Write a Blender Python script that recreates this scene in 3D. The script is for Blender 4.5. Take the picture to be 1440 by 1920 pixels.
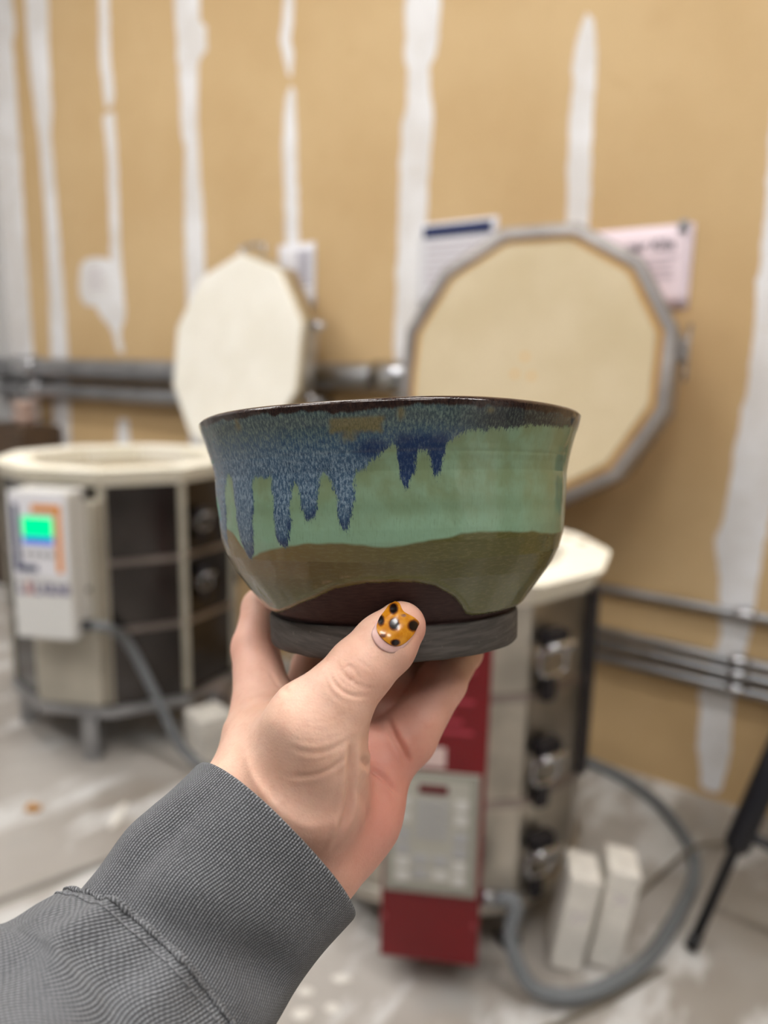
import bpy, bmesh, math, random
import numpy as np
from mathutils import Matrix, Vector

for o in list(bpy.data.objects): bpy.data.objects.remove(o)
scene = bpy.context.scene
COL = scene.collection
random.seed(4)
rng = np.random.default_rng(7)

# ------------------------------------------------------------------ camera
FPX = 1400.0                      # focal length in pixels of a 1440 x 1920 picture
CAM = np.array([0.0, 0.0, 1.26])
_p, _r = math.radians(10.73), math.radians(1.21)
_up = np.array([0, math.sin(_p), math.cos(_p)]); _rt = np.array([1.0, 0, 0])
FW = np.array([0, math.cos(_p), -math.sin(_p)])
RT = math.cos(_r) * _rt + math.sin(_r) * _up
UP = -math.sin(_r) * _rt + math.cos(_r) * _up
cam = bpy.data.cameras.new('camera'); camo = bpy.data.objects.new('camera', cam); COL.objects.link(camo)
camo.matrix_world = Matrix(((RT[0], UP[0], -FW[0], CAM[0]), (RT[1], UP[1], -FW[1], CAM[1]), (RT[2], UP[2], -FW[2], CAM[2]), (0, 0, 0, 1)))
cam.sensor_fit = 'VERTICAL'; cam.sensor_height = 36.0; cam.lens = FPX / 1920 * 36.0
cam.clip_start = 0.01
cam.dof.use_dof = True; cam.dof.focus_distance = 0.205; cam.dof.aperture_fstop = 7.0
scene.camera = camo

# ------------------------------------------------------------------ world, exposure
w = bpy.data.worlds.new('world'); scene.world = w; w.use_nodes = True
w.node_tree.nodes['Background'].inputs[0].default_value = (0.9, 0.95, 1, 1)
w.node_tree.nodes['Background'].inputs[1].default_value = 0.15
scene.view_settings.view_transform = 'Standard'; scene.view_settings.look = 'None'
scene.view_settings.gamma = 1.0; scene.view_settings.use_curve_mapping = False
scene.view_settings.exposure = 0.0
LIGHT = 33.0                       # emission of the ceiling light diffusers

# ------------------------------------------------------------------ helpers
def lin(c):
    return tuple((v / 255 / 12.92) if v / 255 <= 0.04045 else ((v / 255 + 0.055) / 1.055) ** 2.4 for v in c)
def rgba(c): return lin(c) + (1.0,)

class NT:
    def __init__(s, name, rough=0.6, metal=0.0, spec=0.5):
        s.m = bpy.data.materials.new(name); s.m.use_nodes = True; s.t = s.m.node_tree
        s.b = s.t.nodes['Principled BSDF']
        s.b.inputs['Roughness'].default_value = rough; s.b.inputs['Metallic'].default_value = metal
        s.b.inputs['Specular IOR Level'].default_value = spec
    def n(s, typ, **kw):
        nd = s.t.nodes.new(typ)
        for k, v in kw.items():
            if k.startswith('i_'):
                nd.inputs[int(k[2:])].default_value = v
            else: setattr(nd, k, v)
        return nd
    def l(s, a, b): s.t.links.new(a, b)
    def attr(s, name): return s.n('ShaderNodeAttribute', attribute_name=name)
    def math(s, op, a, b=None, c=None, clamp=False):
        nd = s.n('ShaderNodeMath', operation=op, use_clamp=clamp)
        for i, v in enumerate((a, b, c)):
            if v is None: continue
            if isinstance(v, (int, float)): nd.inputs[i].default_value = v
            else: s.l(v, nd.inputs[i])
        return nd.outputs[0]
    def step(s, v, lo, hi):
        nd = s.n('ShaderNodeMapRange', interpolation_type='SMOOTHSTEP')
        s.l(v, nd.inputs[0]); nd.inputs[1].default_value = lo; nd.inputs[2].default_value = hi
        return nd.outputs[0]
    def mix(s, f, a, b, blend='MIX'):
        nd = s.n('ShaderNodeMix', data_type='RGBA', blend_type=blend)
        for i, v in ((0, f), (6, a), (7, b)):
            if isinstance(v, (int, float)): nd.inputs[i].default_value = v
            elif isinstance(v, tuple): nd.inputs[i].default_value = v if len(v) == 4 else rgba(v)
            else: s.l(v, nd.inputs[i])
        return nd.outputs[2]
    def noise(s, scale, detail=3, rough=0.55, vec=None, dim='3D'):
        nd = s.n('ShaderNodeTexNoise', noise_dimensions=dim)
        nd.inputs['Scale'].default_value = scale; nd.inputs['Detail'].default_value = detail; nd.inputs['Roughness'].default_value = rough
        if vec is None: vec = s.obj()
        s.l(vec, nd.inputs['Vector']); return nd.outputs[0]
    def obj(s): return s.n('ShaderNodeTexCoord').outputs['Object']
    def scale(s, vec, sc):
        nd = s.n('ShaderNodeMapping'); s.l(vec, nd.inputs[0]); nd.inputs['Scale'].default_value = sc; return nd.outputs[0]
    def base(s, v):
        if isinstance(v, tuple): s.b.inputs['Base Color'].default_value = rgba(v)
        else: s.l(v, s.b.inputs['Base Color'])
    def rough(s, v): s.l(v, s.b.inputs['Roughness'])
    def bump(s, h, strength, dist):
        nd = s.n('ShaderNodeBump'); nd.inputs['Strength'].default_value = strength; nd.inputs['Distance'].default_value = dist
        s.l(h, nd.inputs['Height']); s.l(nd.outputs[0], s.b.inputs['Normal']); return nd

def simple(name, col, rough=0.6, metal=0.0, var=0.0, vscale=8.0, bump=0.0, bscale=60.0, spec=0.5):
    m = NT(name, rough, metal, spec)
    if var:
        f = m.noise(vscale, 4)
        dark = tuple(max(0, c * (1 - var)) for c in col); lite = tuple(min(255, c * (1 + var * 0.6)) for c in col)
        m.base(m.mix(m.step(f, 0.3, 0.7), dark, lite))
    else: m.base(col)
    if bump: m.bump(m.noise(bscale, 3), bump, 0.002)
    return m.m

def emit(name, col, strength):
    m = bpy.data.materials.new(name); m.use_nodes = True; t = m.node_tree; t.nodes.remove(t.nodes['Principled BSDF'])
    e = t.nodes.new('ShaderNodeEmission'); e.inputs[0].default_value = rgba(col); e.inputs[1].default_value = strength
    t.links.new(e.outputs[0], t.nodes['Material Output'].inputs[0]); return m

def tag(o, label=None, cat=None, group=None, kind=None):
    if label: o['label'] = label
    if cat: o['category'] = cat
    if group: o['group'] = group
    if kind: o['kind'] = kind
    return o

def root_loc(o):
    while o.parent: o = o.parent
    return np.array(o.location)

def thing(name, loc, label, cat, group=None):
    o = bpy.data.objects.new(name, None); COL.objects.link(o); o.location = loc; o.empty_display_size = 0.05
    return tag(o, label, cat, group)

def mesh(name, verts, faces, mat, parent=None, smooth=False, origin=None):
    """verts in world coordinates; stored relative to the parent root or to origin"""
    me = bpy.data.meshes.new(name)
    v = np.asarray(verts, float)
    o = bpy.data.objects.new(name, me); COL.objects.link(o)
    if parent is not None:
        o.parent = parent; v = v - root_loc(parent)
    elif origin is not None:
        v = v - np.asarray(origin); o.location = origin
    me.from_pydata(v.tolist(), [], [tuple(int(i) for i in f) for f in faces]); me.update()
    if smooth: me.polygons.foreach_set('use_smooth', np.ones(len(me.polygons), bool))
    if mat: me.materials.append(mat)
    return o

def fix_normals(o):
    bm = bmesh.new(); bm.from_mesh(o.data); bmesh.ops.recalc_face_normals(bm, faces=bm.faces); bm.to_mesh(o.data); bm.free(); return o

def bev(o, width, seg=2, angle=0.5):
    md = o.modifiers.new('bevel', 'BEVEL'); md.width = width; md.segments = seg; md.limit_method = 'ANGLE'; md.angle_limit = angle
    return o

def frame(origin, ex, ey, ez=(0, 0, 1)):
    return (np.asarray(origin, float), np.asarray(ex, float), np.asarray(ey, float), np.asarray(ez, float))
def X(fr, pts):
    pts = np.atleast_2d(np.asarray(pts, float)); return fr[0] + pts[:, :1] * fr[1] + pts[:, 1:2] * fr[2] + pts[:, 2:3] * fr[3]
WORLD = frame((0, 0, 0), (1, 0, 0), (0, 1, 0))

BOXF = [(0, 3, 2, 1), (4, 5, 6, 7), (0, 1, 5, 4), (1, 2, 6, 5), (2, 3, 7, 6), (3, 0, 4, 7)]
def box(name, lo, hi, mat, parent=None, fr=WORLD, bevel=0.0, origin=None):
    (x0, y0, z0), (x1, y1, z1) = lo, hi
    v = X(fr, [(x0, y0, z0), (x1, y0, z0), (x1, y1, z0), (x0, y1, z0), (x0, y0, z1), (x1, y0, z1), (x1, y1, z1), (x0, y1, z1)])
    o = fix_normals(mesh(name, v, BOXF, mat, parent, origin=origin))
    if bevel: bev(o, bevel)
    return o

def prism(name, poly, z0, z1, mat, parent=None, fr=WORLD, bevel=0.0, origin=None):
    n = len(poly)
    v = X(fr, [(a, b, z0) for a, b in poly] + [(a, b, z1) for a, b in poly])
    f = [tuple(range(n)), tuple(range(n, 2 * n))] + [(i, (i + 1) % n, n + (i + 1) % n, n + i) for i in range(n)]
    o = fix_normals(mesh(name, v, f, mat, parent, origin=origin))
    if bevel: bev(o, bevel)
    return o

def tube_data(path, radius, seg=12, caps=True, closed=False):
    P = np.asarray(path, float); n = len(P)
    rad = np.full(n, radius) if np.isscalar(radius) else np.asarray(radius, float)
    T = np.gradient(P, axis=0)
    if closed: T = np.roll(P, -1, 0) - np.roll(P, 1, 0)
    T /= np.linalg.norm(T, axis=1)[:, None]
    ref = np.array([0, 0, 1.0]) if abs(T[0, 2]) < 0.9 else np.array([1.0, 0, 0])
    N = np.cross(T[0], ref); N /= np.linalg.norm(N); V = []
    for i in range(n):
        N = N - T[i] * (N @ T[i]); N /= np.linalg.norm(N); B = np.cross(T[i], N)
        for k in range(seg):
            a = 2 * math.pi * k / seg; V.append(P[i] + rad[i] * (math.cos(a) * N + math.sin(a) * B))
    F = []
    for i in range(n if closed else n - 1):
        j = (i + 1) % n
        for k in range(seg): F.append((i * seg + k, i * seg + (k + 1) % seg, j * seg + (k + 1) % seg, j * seg + k))
    if caps and not closed: F += [tuple(range(seg))[::-1], tuple(range((n - 1) * seg, n * seg))]
    return np.array(V), F
def tube(name, path, radius, mat, parent=None, seg=12, origin=None, closed=False, smooth=True):
    V, F = tube_data(path, radius, seg, closed=closed)
    o = mesh(name, V, F, mat, parent, smooth=False, origin=origin)
    if smooth:
        for p in o.data.polygons: p.use_smooth = len(p.vertices) == 4
    return o
def spline(pts, n=60):
    P = np.asarray(pts, float); P = np.vstack([2 * P[0] - P[1], P, 2 * P[-1] - P[-2]]); out = []
    k = len(P) - 3
    for t in np.linspace(0, k - 1e-9, n):
        i = int(t); u = t - i; a, b, c, d = P[i], P[i + 1], P[i + 2], P[i + 3]
        out.append(0.5 * ((2 * b) + (c - a) * u + (2 * a - 5 * b + 4 * c - d) * u * u + (3 * b - 3 * c + d - a) * u ** 3))
    return np.array(out)

def text_mesh(name, body, size, mat, parent, fr, at=(0, 0), align='CENTER', bold=0.0):
    """flat lettering lying in the frame's x-z plane, ey pointing out of it"""
    cu = bpy.data.curves.new('lettering', 'FONT'); cu.body = body; cu.size = size; cu.align_x = align; cu.align_y = 'CENTER'; cu.offset = bold
    cu.resolution_u = 3
    t = bpy.data.objects.new('lettering', cu); COL.objects.link(t)
    dg = bpy.context.evaluated_depsgraph_get(); me = bpy.data.meshes.new_from_object(t.evaluated_get(dg))
    v = np.array([tuple(q.co) for q in me.vertices]); f = [tuple(p.vertices) for p in me.polygons]
    bpy.data.objects.remove(t); bpy.data.curves.remove(cu); bpy.data.meshes.remove(me)
    return mesh(name, X(fr, np.stack([v[:, 0] + at[0], np.zeros(len(v)), v[:, 1] + at[1]], 1)), f, mat, parent)

# ------------------------------------------------------------------ materials
def drywall_mat():
    m = NT('drywall_tan', 0.85, spec=0.25)
    a = m.noise(1.6, 4); b = m.noise(14, 4)
    c = m.mix(m.step(a, 0.3, 0.75), (198, 168, 124), (209, 181, 138))
    c = m.mix(m.math('MULTIPLY', m.step(b, 0.55, 0.8), 0.25), c, (188, 158, 116))
    m.base(c); m.bump(m.noise(180, 2), 0.15, 0.001); return m.m
def compound_mat():
    m = NT('joint_compound', 0.8, spec=0.25)
    a = m.noise(5, 4); b = m.noise(22, 3)
    c = m.mix(m.step(a, 0.35, 0.7), (222, 219, 217), (236, 236, 238))
    c = m.mix(m.math('MULTIPLY', m.step(b, 0.62, 0.8), 0.5), c, (208, 196, 178))
    m.base(c); m.bump(m.noise(40, 3), 0.3, 0.003); return m.m
def floor_mat():
    m = NT('concrete_floor', 0.55, spec=0.4)
    o = m.obj()
    big = m.noise(1.1, 4, vec=o); mid = m.noise(4.5, 5, 0.6, vec=o); fine = m.noise(60, 3, vec=o)
    c = m.mix(m.step(big, 0.35, 0.65), (146, 138, 129), (178, 173, 167))
    c = m.mix(m.math('MULTIPLY', m.step(m.noise(2.6, 5, 0.6, vec=m.scale(o, (2.2, .9, 1))), 0.5, 0.62), 0.7), c, (222, 222, 221))
    c = m.mix(m.math('MULTIPLY', m.step(m.noise(2.6, 3, vec=m.scale(o, (1, 1, 3))), 0.55, 0.75), 0.5), c, (150, 158, 162))
    c = m.mix(m.math('MULTIPLY', m.step(fine, 0.6, 0.8), 0.3), c, (120, 112, 104))
    m.base(c); m.rough(m.math('ADD', m.math('MULTIPLY', mid, 0.5), 0.2)); m.bump(m.noise(30, 4), 0.2, 0.002); return m.m
def steel_mat(name, col=(190, 188, 184), rough=0.22):
    m = NT(name, rough, 1.0)
    st = m.noise(30, 3, vec=m.scale(m.obj(), (1, 1, 0.15)))
    m.base(m.mix(m.step(m.noise(6, 3), 0.3, 0.7), tuple(c * 0.82 for c in col), col))
    m.rough(m.math('ADD', m.math('MULTIPLY', st, 0.2), rough - 0.06)); m.bump(m.noise(3, 2), 0.25, 0.02); return m.m
def firebrick_mat(name, a, b):
    m = NT(name, 0.95, spec=0.1)
    c = m.mix(m.step(m.noise(4, 3), 0.3, 0.7), a, b)
    c = m.mix(m.math('MULTIPLY', m.step(m.noise(220, 2), 0.6, 0.75), 0.35), c, tuple(v * 0.75 for v in a))
    m.base(c); m.bump(m.noise(300, 2), 0.4, 0.001); return m.m

M_DRY = drywall_mat(); M_MUD = compound_mat(); M_FLOOR = floor_mat()
M_STEEL = steel_mat('stainless_jacket', (84, 81, 80), .14); M_STEEL2 = steel_mat('stainless_jacket_warm', (205, 200, 190), 0.3)
M_BAND = steel_mat('band_steel', (175, 165, 160), 0.35); M_LIDBAND = steel_mat('lid_band_steel', (178, 172, 168), 0.4)
M_GALV = steel_mat('galvanised_pipe', (178, 180, 184), 0.35)
M_BRICK_W = firebrick_mat('firebrick_white', (238, 234, 222), (246, 243, 234))
M_BRICK_C = firebrick_mat('firebrick_cream', (200, 184, 152), (210, 195, 165))
M_BRICK_E = firebrick_mat('firebrick_ivory', (250, 245, 226), (254, 250, 238))
M_BRICK_T = firebrick_mat('firebrick_fired_edge', (206, 160, 96), (216, 176, 118))
M_WHITE = simple('white_enamel', (222, 222, 220), 0.4)
M_BEIGE = simple('beige_enamel', (176, 170, 156), 0.5, var=0.06)
M_DARK = simple('dark_steel', (52, 50, 54), 0.45, 0.6)
M_BLACK = simple('black_plastic', (22, 22, 26), 0.45)
M_BLACKM = simple('black_painted_metal', (20, 21, 28), 0.4, 0.0)
M_RED = simple('red_enamel', (114, 3, 17), 0.42, var=0.05)
M_GREYP = simple('grey_panel', (150, 148, 138), 0.5)
M_KEYL = simple('pale_key', (205, 204, 200), 0.5); M_KEYG = simple('grey_key', (170, 170, 172), 0.5)
M_REDLED = simple('dark_red_window', (92, 0, 20), 0.2)
M_STICK = simple('pale_sticker', (215, 190, 185), 0.6)
M_FAINT = simple('faint_red_print', (176, 60, 76), 0.6)
M_CABLE = simple('grey_cable', (112, 116, 120), 0.5); M_CORD = simple('thin_grey_cord', (116, 108, 96), 0.6)
M_NAVY = simple('navy_print', (26, 42, 90), 0.5); M_ORANGE = simple('orange_print', (226, 144, 36), 0.5)
M_PAPW = simple('paper_white', (232, 232, 238), 0.8); M_PAPP = simple('paper_pink', (240, 224, 232), 0.8)
M_INK = simple('grey_ink', (92, 90, 100), 0.8); M_INKL = simple('pale_ink', (196, 186, 194), 0.8); M_PURP = simple('purple_ink', (110, 104, 140), 0.7)
M_PINKINK = simple('pink_ink', (190, 140, 140), 0.7)
M_GREEN = emit('green_display', (0, 255, 160), 1.1); M_BLUEL = emit('blue_display', (70, 130, 250), 0.8)
M_KPOST = simple('white_brick', (230, 226, 218), 0.9, var=0.05, vscale=20, bump=0.3, bscale=200)
M_SILV = steel_mat('bright_latch_steel', (215, 217, 222), 0.2)
M_WALLG = simple('grey_wall_paint', (196, 196, 196), 0.8, var=0.03, vscale=2)
M_WALLD = simple('darkened_unseen_wall', (84, 82, 84), 0.8, var=0.05, vscale=2)  # unseen walls coloured dark so the room behind reflects as dim
M_CEIL = simple('ceiling_paint', (205, 203, 198), 0.9)
M_BROWN = simple('brown_wood', (84, 66, 50), 0.6, var=0.15, vscale=6)
M_CLAYP = simple('beige_bisque', (206, 180, 166), 0.8)
M_YEL = simple('yellow_green_foam', (190, 190, 60), 0.9, bump=0.4, bscale=150)
M_DOORF = simple('dark_door_frame', (70, 68, 66), .6)
M_RUST = simple('rust_clay', (184, 132, 66), 0.9)

# ------------------------------------------------------------------ the room
TH = math.radians(36.0); WD = 2.28
NRM = np.array([math.sin(TH), math.cos(TH), 0])            # points into the back wall
UAX = np.array([math.cos(TH), -math.sin(TH), 0])           # along the back wall, to the right
WALLF = frame(NRM * WD, UAX, -NRM)                          # u, distance off the wall, z
U0, U1, V1, HC = -4.36, 3.6, 5.4, 3.9
def slab(name, pts, mat):
    o = box(name, pts[0], pts[1], mat, None, WALLF, origin=X(WALLF, [pts[0]])[0]); tag(o, kind='structure'); return o
slab('floor', ((U0 - .1, -.1, -.1), (U1 + .1, V1 + .1, 0)), M_FLOOR)
slab('ceiling', ((U0 - .1, -.1, HC), (U1 + .1, V1 + .1, HC + .1)), M_CEIL)
wall_back = slab('wall_back', ((U0 - .1, -.1, 0), (U1 + .1, 0, HC)), M_DRY)
slab('wall_left', ((U0 - .1, 0, 0), (U0, V1, HC)), M_WALLG)
slab('wall_right', ((U1, 0, 0), (U1 + .1, V1, HC)), M_WALLD)
slab('wall_front', ((U0 - .1, V1, 0), (U1 + .1, V1 + .1, HC)), M_WALLD)

door = box('added_door_1', (U1 - .06, 1.1, 0), (U1 - .001, 2.9, 2.4), M_DOORF, None, WALLF, origin=X(WALLF, [(U1, 1.1, 0)])[0]); tag(door, kind='structure')  # unseen white double doors, added to mirror as pale panels in the bowl glaze
for a, b in ((1.18, 1.96), (2.04, 2.82)):
    lf = box('door_leaf', (U1 - .085, a, .02), (U1 - .0605, b, 2.33), M_WHITE, door, WALLF, .003)
    box('door_handle', (U1 - .12, (1.90 if a < 1.5 else 2.06), 1.0), (U1 - .0855, (1.94 if a < 1.5 else 2.10), 1.03), M_DARK, lf, WALLF, .004)

# joint compound over the drywall seams: rows of (height, left edge, right edge) along the wall
STRIPS = [
 [(3.296,-4.36,-4.076), (3.142,-4.36,-4.086), (2.964,-4.36,-4.068), (2.891,-4.36,-4.104), (2.415,-4.36,-4.097), (2.084,-4.36,-4.102), (1.62,-4.36,-4.104), (1.32,-4.36,-4.102), (1.012,-4.36,-4.071), (0.789,-4.36,-4.074)],
 [(3.176,-3.967,-3.757), (3.032,-3.96,-3.755), (2.793,-3.961,-3.772), (2.517,-3.93,-3.773), (2.417,-3.912,-3.799), (2.027,-3.893,-3.778), (1.626,-3.903,-3.761), (1.321,-3.923,-3.757), (0.92,-3.942,-3.772), (0.62,-3.976,-3.813)],
 [(3.027,-3.333,-3.261), (2.897,-3.336,-3.263), (2.677,-3.351,-3.272), (2.492,-3.332,-3.254), (2.446,-3.319,-3.274)],
 [(2.417,-3.33,-3.268), (2.389,-3.341,-3.258), (2.212,-3.326,-3.25), (1.925,-3.332,-3.255), (1.729,-3.339,-3.253), (1.579,-3.359,-3.242), (1.477,-3.395,-3.241), (1.439,-3.371,-3.274), (1.413,-3.346,-3.289), (1.318,-3.309,-3.265)],
 [(0.994,-3.316,-3.262), (0.954,-3.337,-3.248), (0.79,-3.377,-3.241)],
 [(2.877,-2.81,-2.647), (2.757,-2.802,-2.645), (2.657,-2.8,-2.648), (2.633,-2.801,-2.613), (2.541,-2.799,-2.61), (2.518,-2.789,-2.663), (2.264,-2.784,-2.68), (2.188,-2.763,-2.676), (1.872,-2.78,-2.653), (1.603,-2.778,-2.652), (1.277,-2.784,-2.653)],
 [(2.723,-2.162,-2.119), (2.617,-2.171,-2.125), (2.529,-2.185,-2.13), (2.485,-2.191,-2.139), (2.417,-2.172,-2.125), (2.354,-2.15,-2.134)],
 [(2.317,-2.15,-2.134), (2.285,-2.167,-2.117), (2.114,-2.182,-2.109), (1.799,-2.17,-2.098), (1.617,-2.162,-2.093)],
 [(2.565,-1.611,-1.472), (2.471,-1.613,-1.474), (2.406,-1.611,-1.473), (2.293,-1.607,-1.481), (2.261,-1.595,-1.506), (2.161,-1.596,-1.498), (2.095,-1.616,-1.486), (2.027,-1.619,-1.492), (1.767,-1.62,-1.5), (1.514,-1.624,-1.513), (1.289,-1.627,-1.551), (1.057,-1.628,-1.556)],
 [(2.295,-0.971,-0.961), (2.273,-0.984,-0.942), (2.216,-0.993,-0.929), (2.101,-0.995,-0.922), (2.043,-0.999,-0.926), (1.939,-0.995,-0.921), (1.711,-0.986,-0.913), (1.554,-0.979,-0.909)],
 [(1.818,-0.436,-0.36), (1.713,-0.428,-0.349), (1.646,-0.428,-0.341), (1.552,-0.428,-0.343), (1.518,-0.434,-0.34), (1.47,-0.425,-0.334), (1.274,-0.424,-0.326), (1.13,-0.436,-0.323), (0.936,-0.445,-0.323), (0.795,-0.464,-0.339), (0.67,-0.444,-0.342), (0.51,-0.424,-0.347), (0.335,-0.464,-0.372), (0.167,-0.454,-0.36), (0.044,-0.437,-0.373), (0.023,-0.426,-0.386)],
]
wl0 = np.array(wall_back.location)
for k in (0, 1, 2, 5, 6, 8, 10): STRIPS[k].insert(0, (HC - .02,) + STRIPS[k][0][1:])      # these run on up to the ceiling
for k in (0, 1, 4, 5, 7, 8): STRIPS[k].append((.04,) + STRIPS[k][-1][1:])                   # and these down to the floor
for s in STRIPS:
    a = np.array(s)[::-1]; zz = np.arange(a[0, 0], a[-1, 0], 0.018); zz = np.append(zz, a[-1, 0])
    jl, jr = np.cumsum(rng.normal(0, .0022, len(zz))), np.cumsum(rng.normal(0, .0022, len(zz)))
    jl -= np.convolve(jl, np.ones(9) / 9, 'same'); jr -= np.convolve(jr, np.ones(9) / 9, 'same')
    ul, ur = np.interp(zz, a[:, 0], a[:, 1]) + jl, np.interp(zz, a[:, 0], a[:, 2]) + jr
    V, Fc = [], []
    for i, z in enumerate(zz):
        wd = ur[i] - ul[i]
        for q, off in ((0, 0.0), (.18, .0025), (.5, .004), (.82, .0025), (1, 0.0)): V.append((ul[i] + wd * q, off, z))
    for i in range(len(zz) - 1):
        for k in range(4): Fc.append((i * 5 + k, i * 5 + k + 1, i * 5 + 6 + k, i * 5 + 5 + k))
    mesh('joint_compound_strip', X(WALLF, V), Fc, M_MUD, wall_back, smooth=True)
BLOB = [(-3.593, 1.747), (-3.528, 1.781), (-3.371, 1.771), (-3.308, 1.729), (-3.295, 1.616), (-3.246, 1.577), (-3.239, 1.501), (-3.285, 1.464), (-3.374, 1.458), (-3.447, 1.506), (-3.48, 1.546), (-3.572, 1.562), (-3.613, 1.63)]
bl = spline(np.array([(u, z, 0) for u, z in BLOB + BLOB[:1]]), 60)[:-1]
patch = prism('joint_compound_patch', [(p[0], p[1]) for p in bl], -0.001, 0.004, M_MUD, wall_back, (WALLF[0], UAX, np.array([0, 0, 1.0]), -NRM))
WXZ = (WALLF[0] - NRM * .0052, UAX, -NRM, np.array([0, 0, 1.0]))
for k, (zz, ww) in enumerate(((1.715, .10), (1.69, .13), (1.66, .09), (1.635, .12))):
    box('pencil_mark', (-3.52, 0, zz), (-3.52 + ww, .0006, zz + .008), M_INKL, wall_back, WXZ)

# ceiling lights: long troffers, real lamps of the room
def ceiling_light(u, v, label):
    t = thing('ceiling_light', X(WALLF, [(u, v, HC)])[0], label, 'ceiling light', 'linear ceiling lights')
    box('housing', (u - .62, v - .16, HC - .09), (u + .62, v + .16, HC - .001), M_WHITE, t, WALLF)
    box('diffuser', (u - .58, v - .12, HC - .105), (u + .58, v + .12, HC - .0905), M_LAMP, t, WALLF)
M_LAMP = emit('lamp_diffuser', (255, 252, 248), LIGHT)
for u, v in ((-3.2, 1.7), (-1.5, 1.7), (0.2, 1.7), (1.9, 1.7), (-3.2, 3.4), (-1.5, 3.4), (0.2, 3.4), (1.9, 3.4)):
    ceiling_light(u, v, 'white linear ceiling light above the kilns')

# ------------------------------------------------------------------ pipes on the wall
def pipe(name, u0, u1, z0, z1, off, r, label, couplings=(), group=None, mat=M_GALV, z_of=None):
    A = X(WALLF, [(u0, off, z0)])[0]; B = X(WALLF, [(u1, off, z1)])[0]
    t = thing(name, A, label, 'pipe', group)
    tube('pipe_run', np.linspace(A, B, 14), r, mat, t, 20)
    for u in couplings:
        f = (u - u0) / (u1 - u0); c = A + (B - A) * f; d = (B - A) / np.linalg.norm(B - A)
        tube('coupling', [c - d * r * 2.2, c - d * r * 2.1, c + d * r * 2.1, c + d * r * 2.2], [r * 1.02, r * 1.22, r * 1.22, r * 1.02], M_SILV, t, 20)
        box('wall_strap', (u - r * .8, .006, z0 + (z1 - z0) * f - r * 1.3), (u + r * .8, off - r * .9, z0 + (z1 - z0) * f + r * 1.3), M_GALV, t, WALLF, .002)
    return t
pipe('pipe', -4.34, -0.9, 1.235, 1.235, .064, .05, 'thick grey pipe along the wall, upper of two', (-4.05, -1.55))
pipe('pipe', -4.34, -1.9, 1.118, 1.118, .06, .038, 'thick grey pipe running just below the upper pipe', (-4.0,))
for z0, z1, lab in ((.600, .600, 'thin conduit alone above a trio of conduits beside the red kiln'), (.460, .460, 'thin conduit, topmost of the trio low on the wall'),
                    (.419, .419, 'thin conduit, middle of the trio low on the wall'), (.374, .374, 'thin conduit, lowest of the trio low on the wall')):
    pipe('conduit', -1.6, 1.2, z0, z1, .03, .0135, lab, () if z0 > .6 else (-.36,), 'thin conduits low on the wall')

# ------------------------------------------------------------------ notices
def notice(name, u0, u1, z0, z1, mat, label, off=.006):
    t = thing(name, X(WALLF, [((u0 + u1) / 2, off, z0)])[0], label, 'notice')
    V, Fc = [], []
    for i in range(7):
        for j in range(7):
            a, b = i / 6, j / 6; V.append((u0 + (u1 - u0) * a, off + .004 * math.sin(a * 3) * (1 - b) * b * 2, z0 + (z1 - z0) * b))
    for i in range(6):
        for j in range(6): k = i * 7 + j; Fc.append((k, k + 7, k + 8, k + 1))
    o = mesh('sheet', X(WALLF, V), Fc, mat, t, True); s = o.modifiers.new('thick', 'SOLIDIFY'); s.thickness = .0006
    return t, (X(WALLF, [(0, off + .0042, 0)])[0], UAX, -NRM, np.array([0, 0, 1.0]))
t, fr = notice('notice', -.90, -.603, 1.452, 1.682, M_PAPP, 'pale pink paper notice pinned beside the large open kiln lid')
text_mesh('heading', 'per Kiln', .042, M_INK, t, fr, (-.72, 1.628), bold=.0008)
for k, (a, b, z) in enumerate(((-.80, -.64, 1.59), (-.78, -.66, 1.572), (-.79, -.65, 1.554), (-.76, -.65, 1.536))): box('text_line', (a, 0, z), (b, .0005, z + .006), M_INKL, t, fr)
box('clip', (-.645, -.002, 1.66), (-.618, .006, 1.69), M_GALV, t, fr, .002)
t, fr = notice('notice', -1.522, -1.22, 1.48, 1.76, M_PAPW, 'white paper notice with a navy header behind the large kiln lid')
box('header_bar', (-1.505, 0, 1.712), (-1.24, .0006, 1.75), M_NAVY, t, fr)
for k in range(7): box('text_line', (-1.49, 0, 1.685 - k * .022), (-1.27 - .03 * (k % 3), .0005, 1.691 - k * .022), M_INKL, t, fr)
t, fr = notice('notice', -2.20, -2.008, 1.50, 1.742, M_PAPW, 'small white paper notice behind the white kiln lid')
for k in range(6): box('text_line', (-2.10, 0, 1.70 - k * .022), (-2.03, .0005, 1.707 - k * .022), M_PURP, t, fr)

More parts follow.
